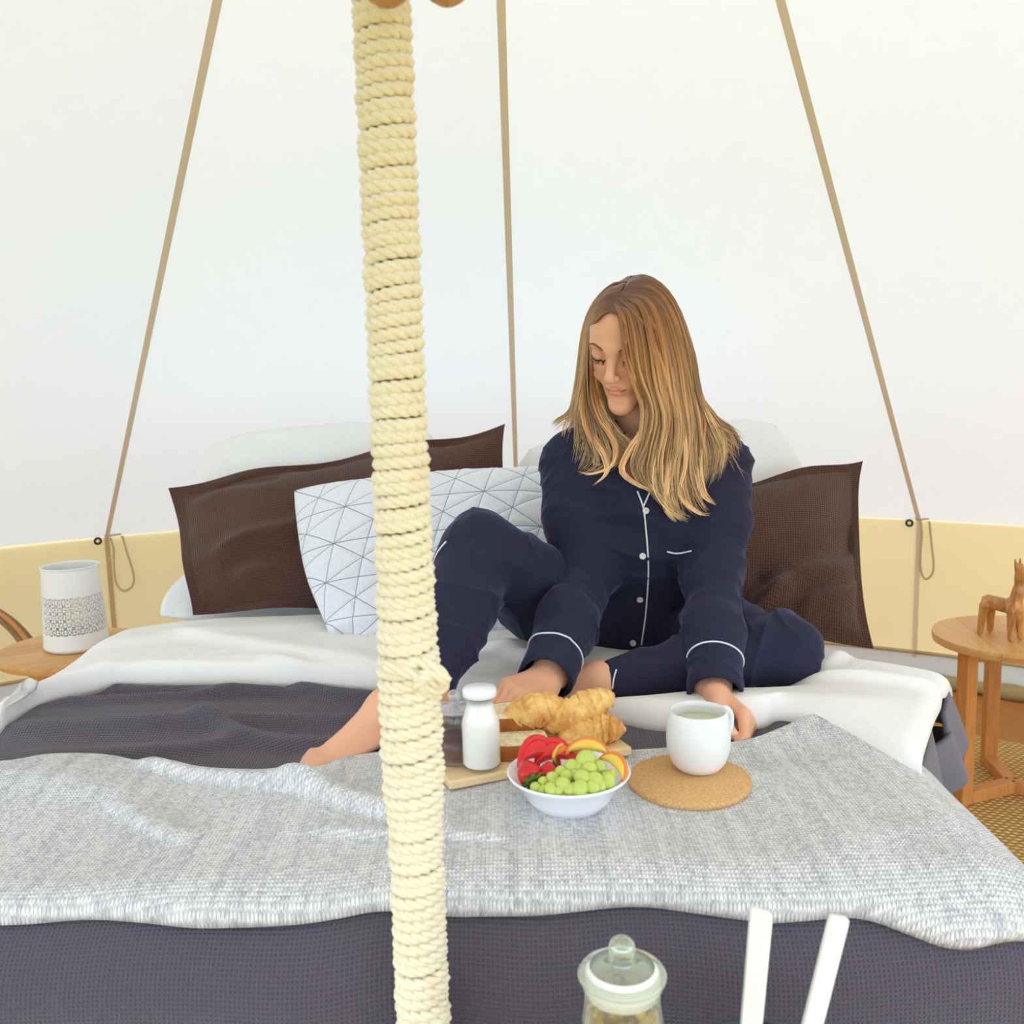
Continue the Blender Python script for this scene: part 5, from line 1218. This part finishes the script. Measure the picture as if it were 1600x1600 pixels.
for i in range(1300):
    rad_ = jr*.86*math.sqrt(r2.random()); 
    if r2.random() < .6: rad_ = jr*r2.uniform(.70, .86)
    a = r2.uniform(0, 2*PI); z = r2.uniform(.25, 1)**.8*jh*.88; c = np.array([rad_*math.cos(a), rad_*math.sin(a), z]); s_ = r2.uniform(.003, .0055); R_ = np.linalg.qr(r2.normal(size=(3, 3)))[0]
    V = [c+s_*R_@np.array(p) for p in ((-1, -.7, .1), (0, -.9, -.2), (1, -.6, .15), (-1.1, .1, -.1), (0, 0, -.45), (1.1, .1, -.05), (-.8, .8, .2), (0, 1, -.1), (.9, .7, .2))]
    V = [v if math.hypot(v[0], v[1]) < jr*.90 else np.array([v[0]*jr*.90/math.hypot(v[0], v[1]), v[1]*jr*.90/math.hypot(v[0], v[1]), v[2]]) for v in V]
    b.add(V, [(0, 1, 4, 3), (1, 2, 5, 4), (3, 4, 7, 6), (4, 5, 8, 7)])
cer = b.build('cereal', K['cereal'], None); cer.location = (lidc[0], lidc[1], TZ+.0005); tag(cer, 'golden cereal flakes filling the foreground jar', 'cereal', None, 'stuff')
# white servers standing in a dark bowl
vb = at(1185, 1655, .72); nbw = empty('navy_bowl', (vb[0], vb[1], TZ+.0005)); tag(nbw, 'dark navy bowl holding two white servers, mostly below the frame', 'bowl'); vh = at(1185, 1668, .72)[2]-TZ
MB().lathe([(.001, 0), (.035, 0), (.040, .004), (.056, vh*.6), (.060, vh), (.0585, vh+.001), (.057, vh), (.053, vh*.6), (.037, .008), (.001, .006)], 56).build('bowl_body', K['navy_bowl'], nbw)
def server(label, top, bot, w0, w1, chop):
    top, bot = np.asarray(top), np.asarray(bot); d = unit(top-bot); s_ = unit(np.cross(d, [0, 1., .15])); n_ = np.cross(s_, d); L = np.linalg.norm(top-bot)
    t = empty('salad_server', tuple(bot)); tag(t, label, 'server'); V = []
    prof = [(0, w1*.9), (L*.5, (w0+w1)/2), (L-.006, w0), (L-.0015, w0*.92), (L, w0*.75)]
    for k, (l, w) in enumerate(prof):
        ch = chop*(l/L > .97)
        for sx, sy in ((-1, -1), (1, -1), (1, 1), (-1, 1)): V.append(bot+d*(l+ch*sx*.002)+s_*sx*w/2+n_*sy*.003)
    Fs = [(4*i+j, 4*i+(j+1) % 4, 4*i+4+(j+1) % 4, 4*i+4+j) for i in range(len(prof)-1) for j in range(4)]+[(3, 2, 1, 0), tuple(range(4*len(prof)-4, 4*len(prof)))]
    MB().add(V, Fs).build('handle', K['server'], t, False, keep=True, bevel=.0012)
    sp = Field(bot+[-.03, -.03, -.045], bot+[.03, .03, .02], .0022); sp.ell(bot-d*.012, (.014, .024, .005), np.stack([s_, d, n_], 1), 0); V_, Q_ = sp.surf(1); link('spoon_head', raw_mesh('spoon_head', V_, Q_), K['server'], t, keep=True)
b1 = np.array([vb[0]-.018, vb[1]+.004, TZ+.050]); b2 = np.array([vb[0]+.004, vb[1]-.004, TZ+.050])
server('white server handle standing upright, left of the pair', at(1190, 1421, .735), b1, .0185, .0165, 1)
server('white server handle leaning to the right, right of the pair', at(1312, 1431, .735), b2, .0170, .0160, 0)
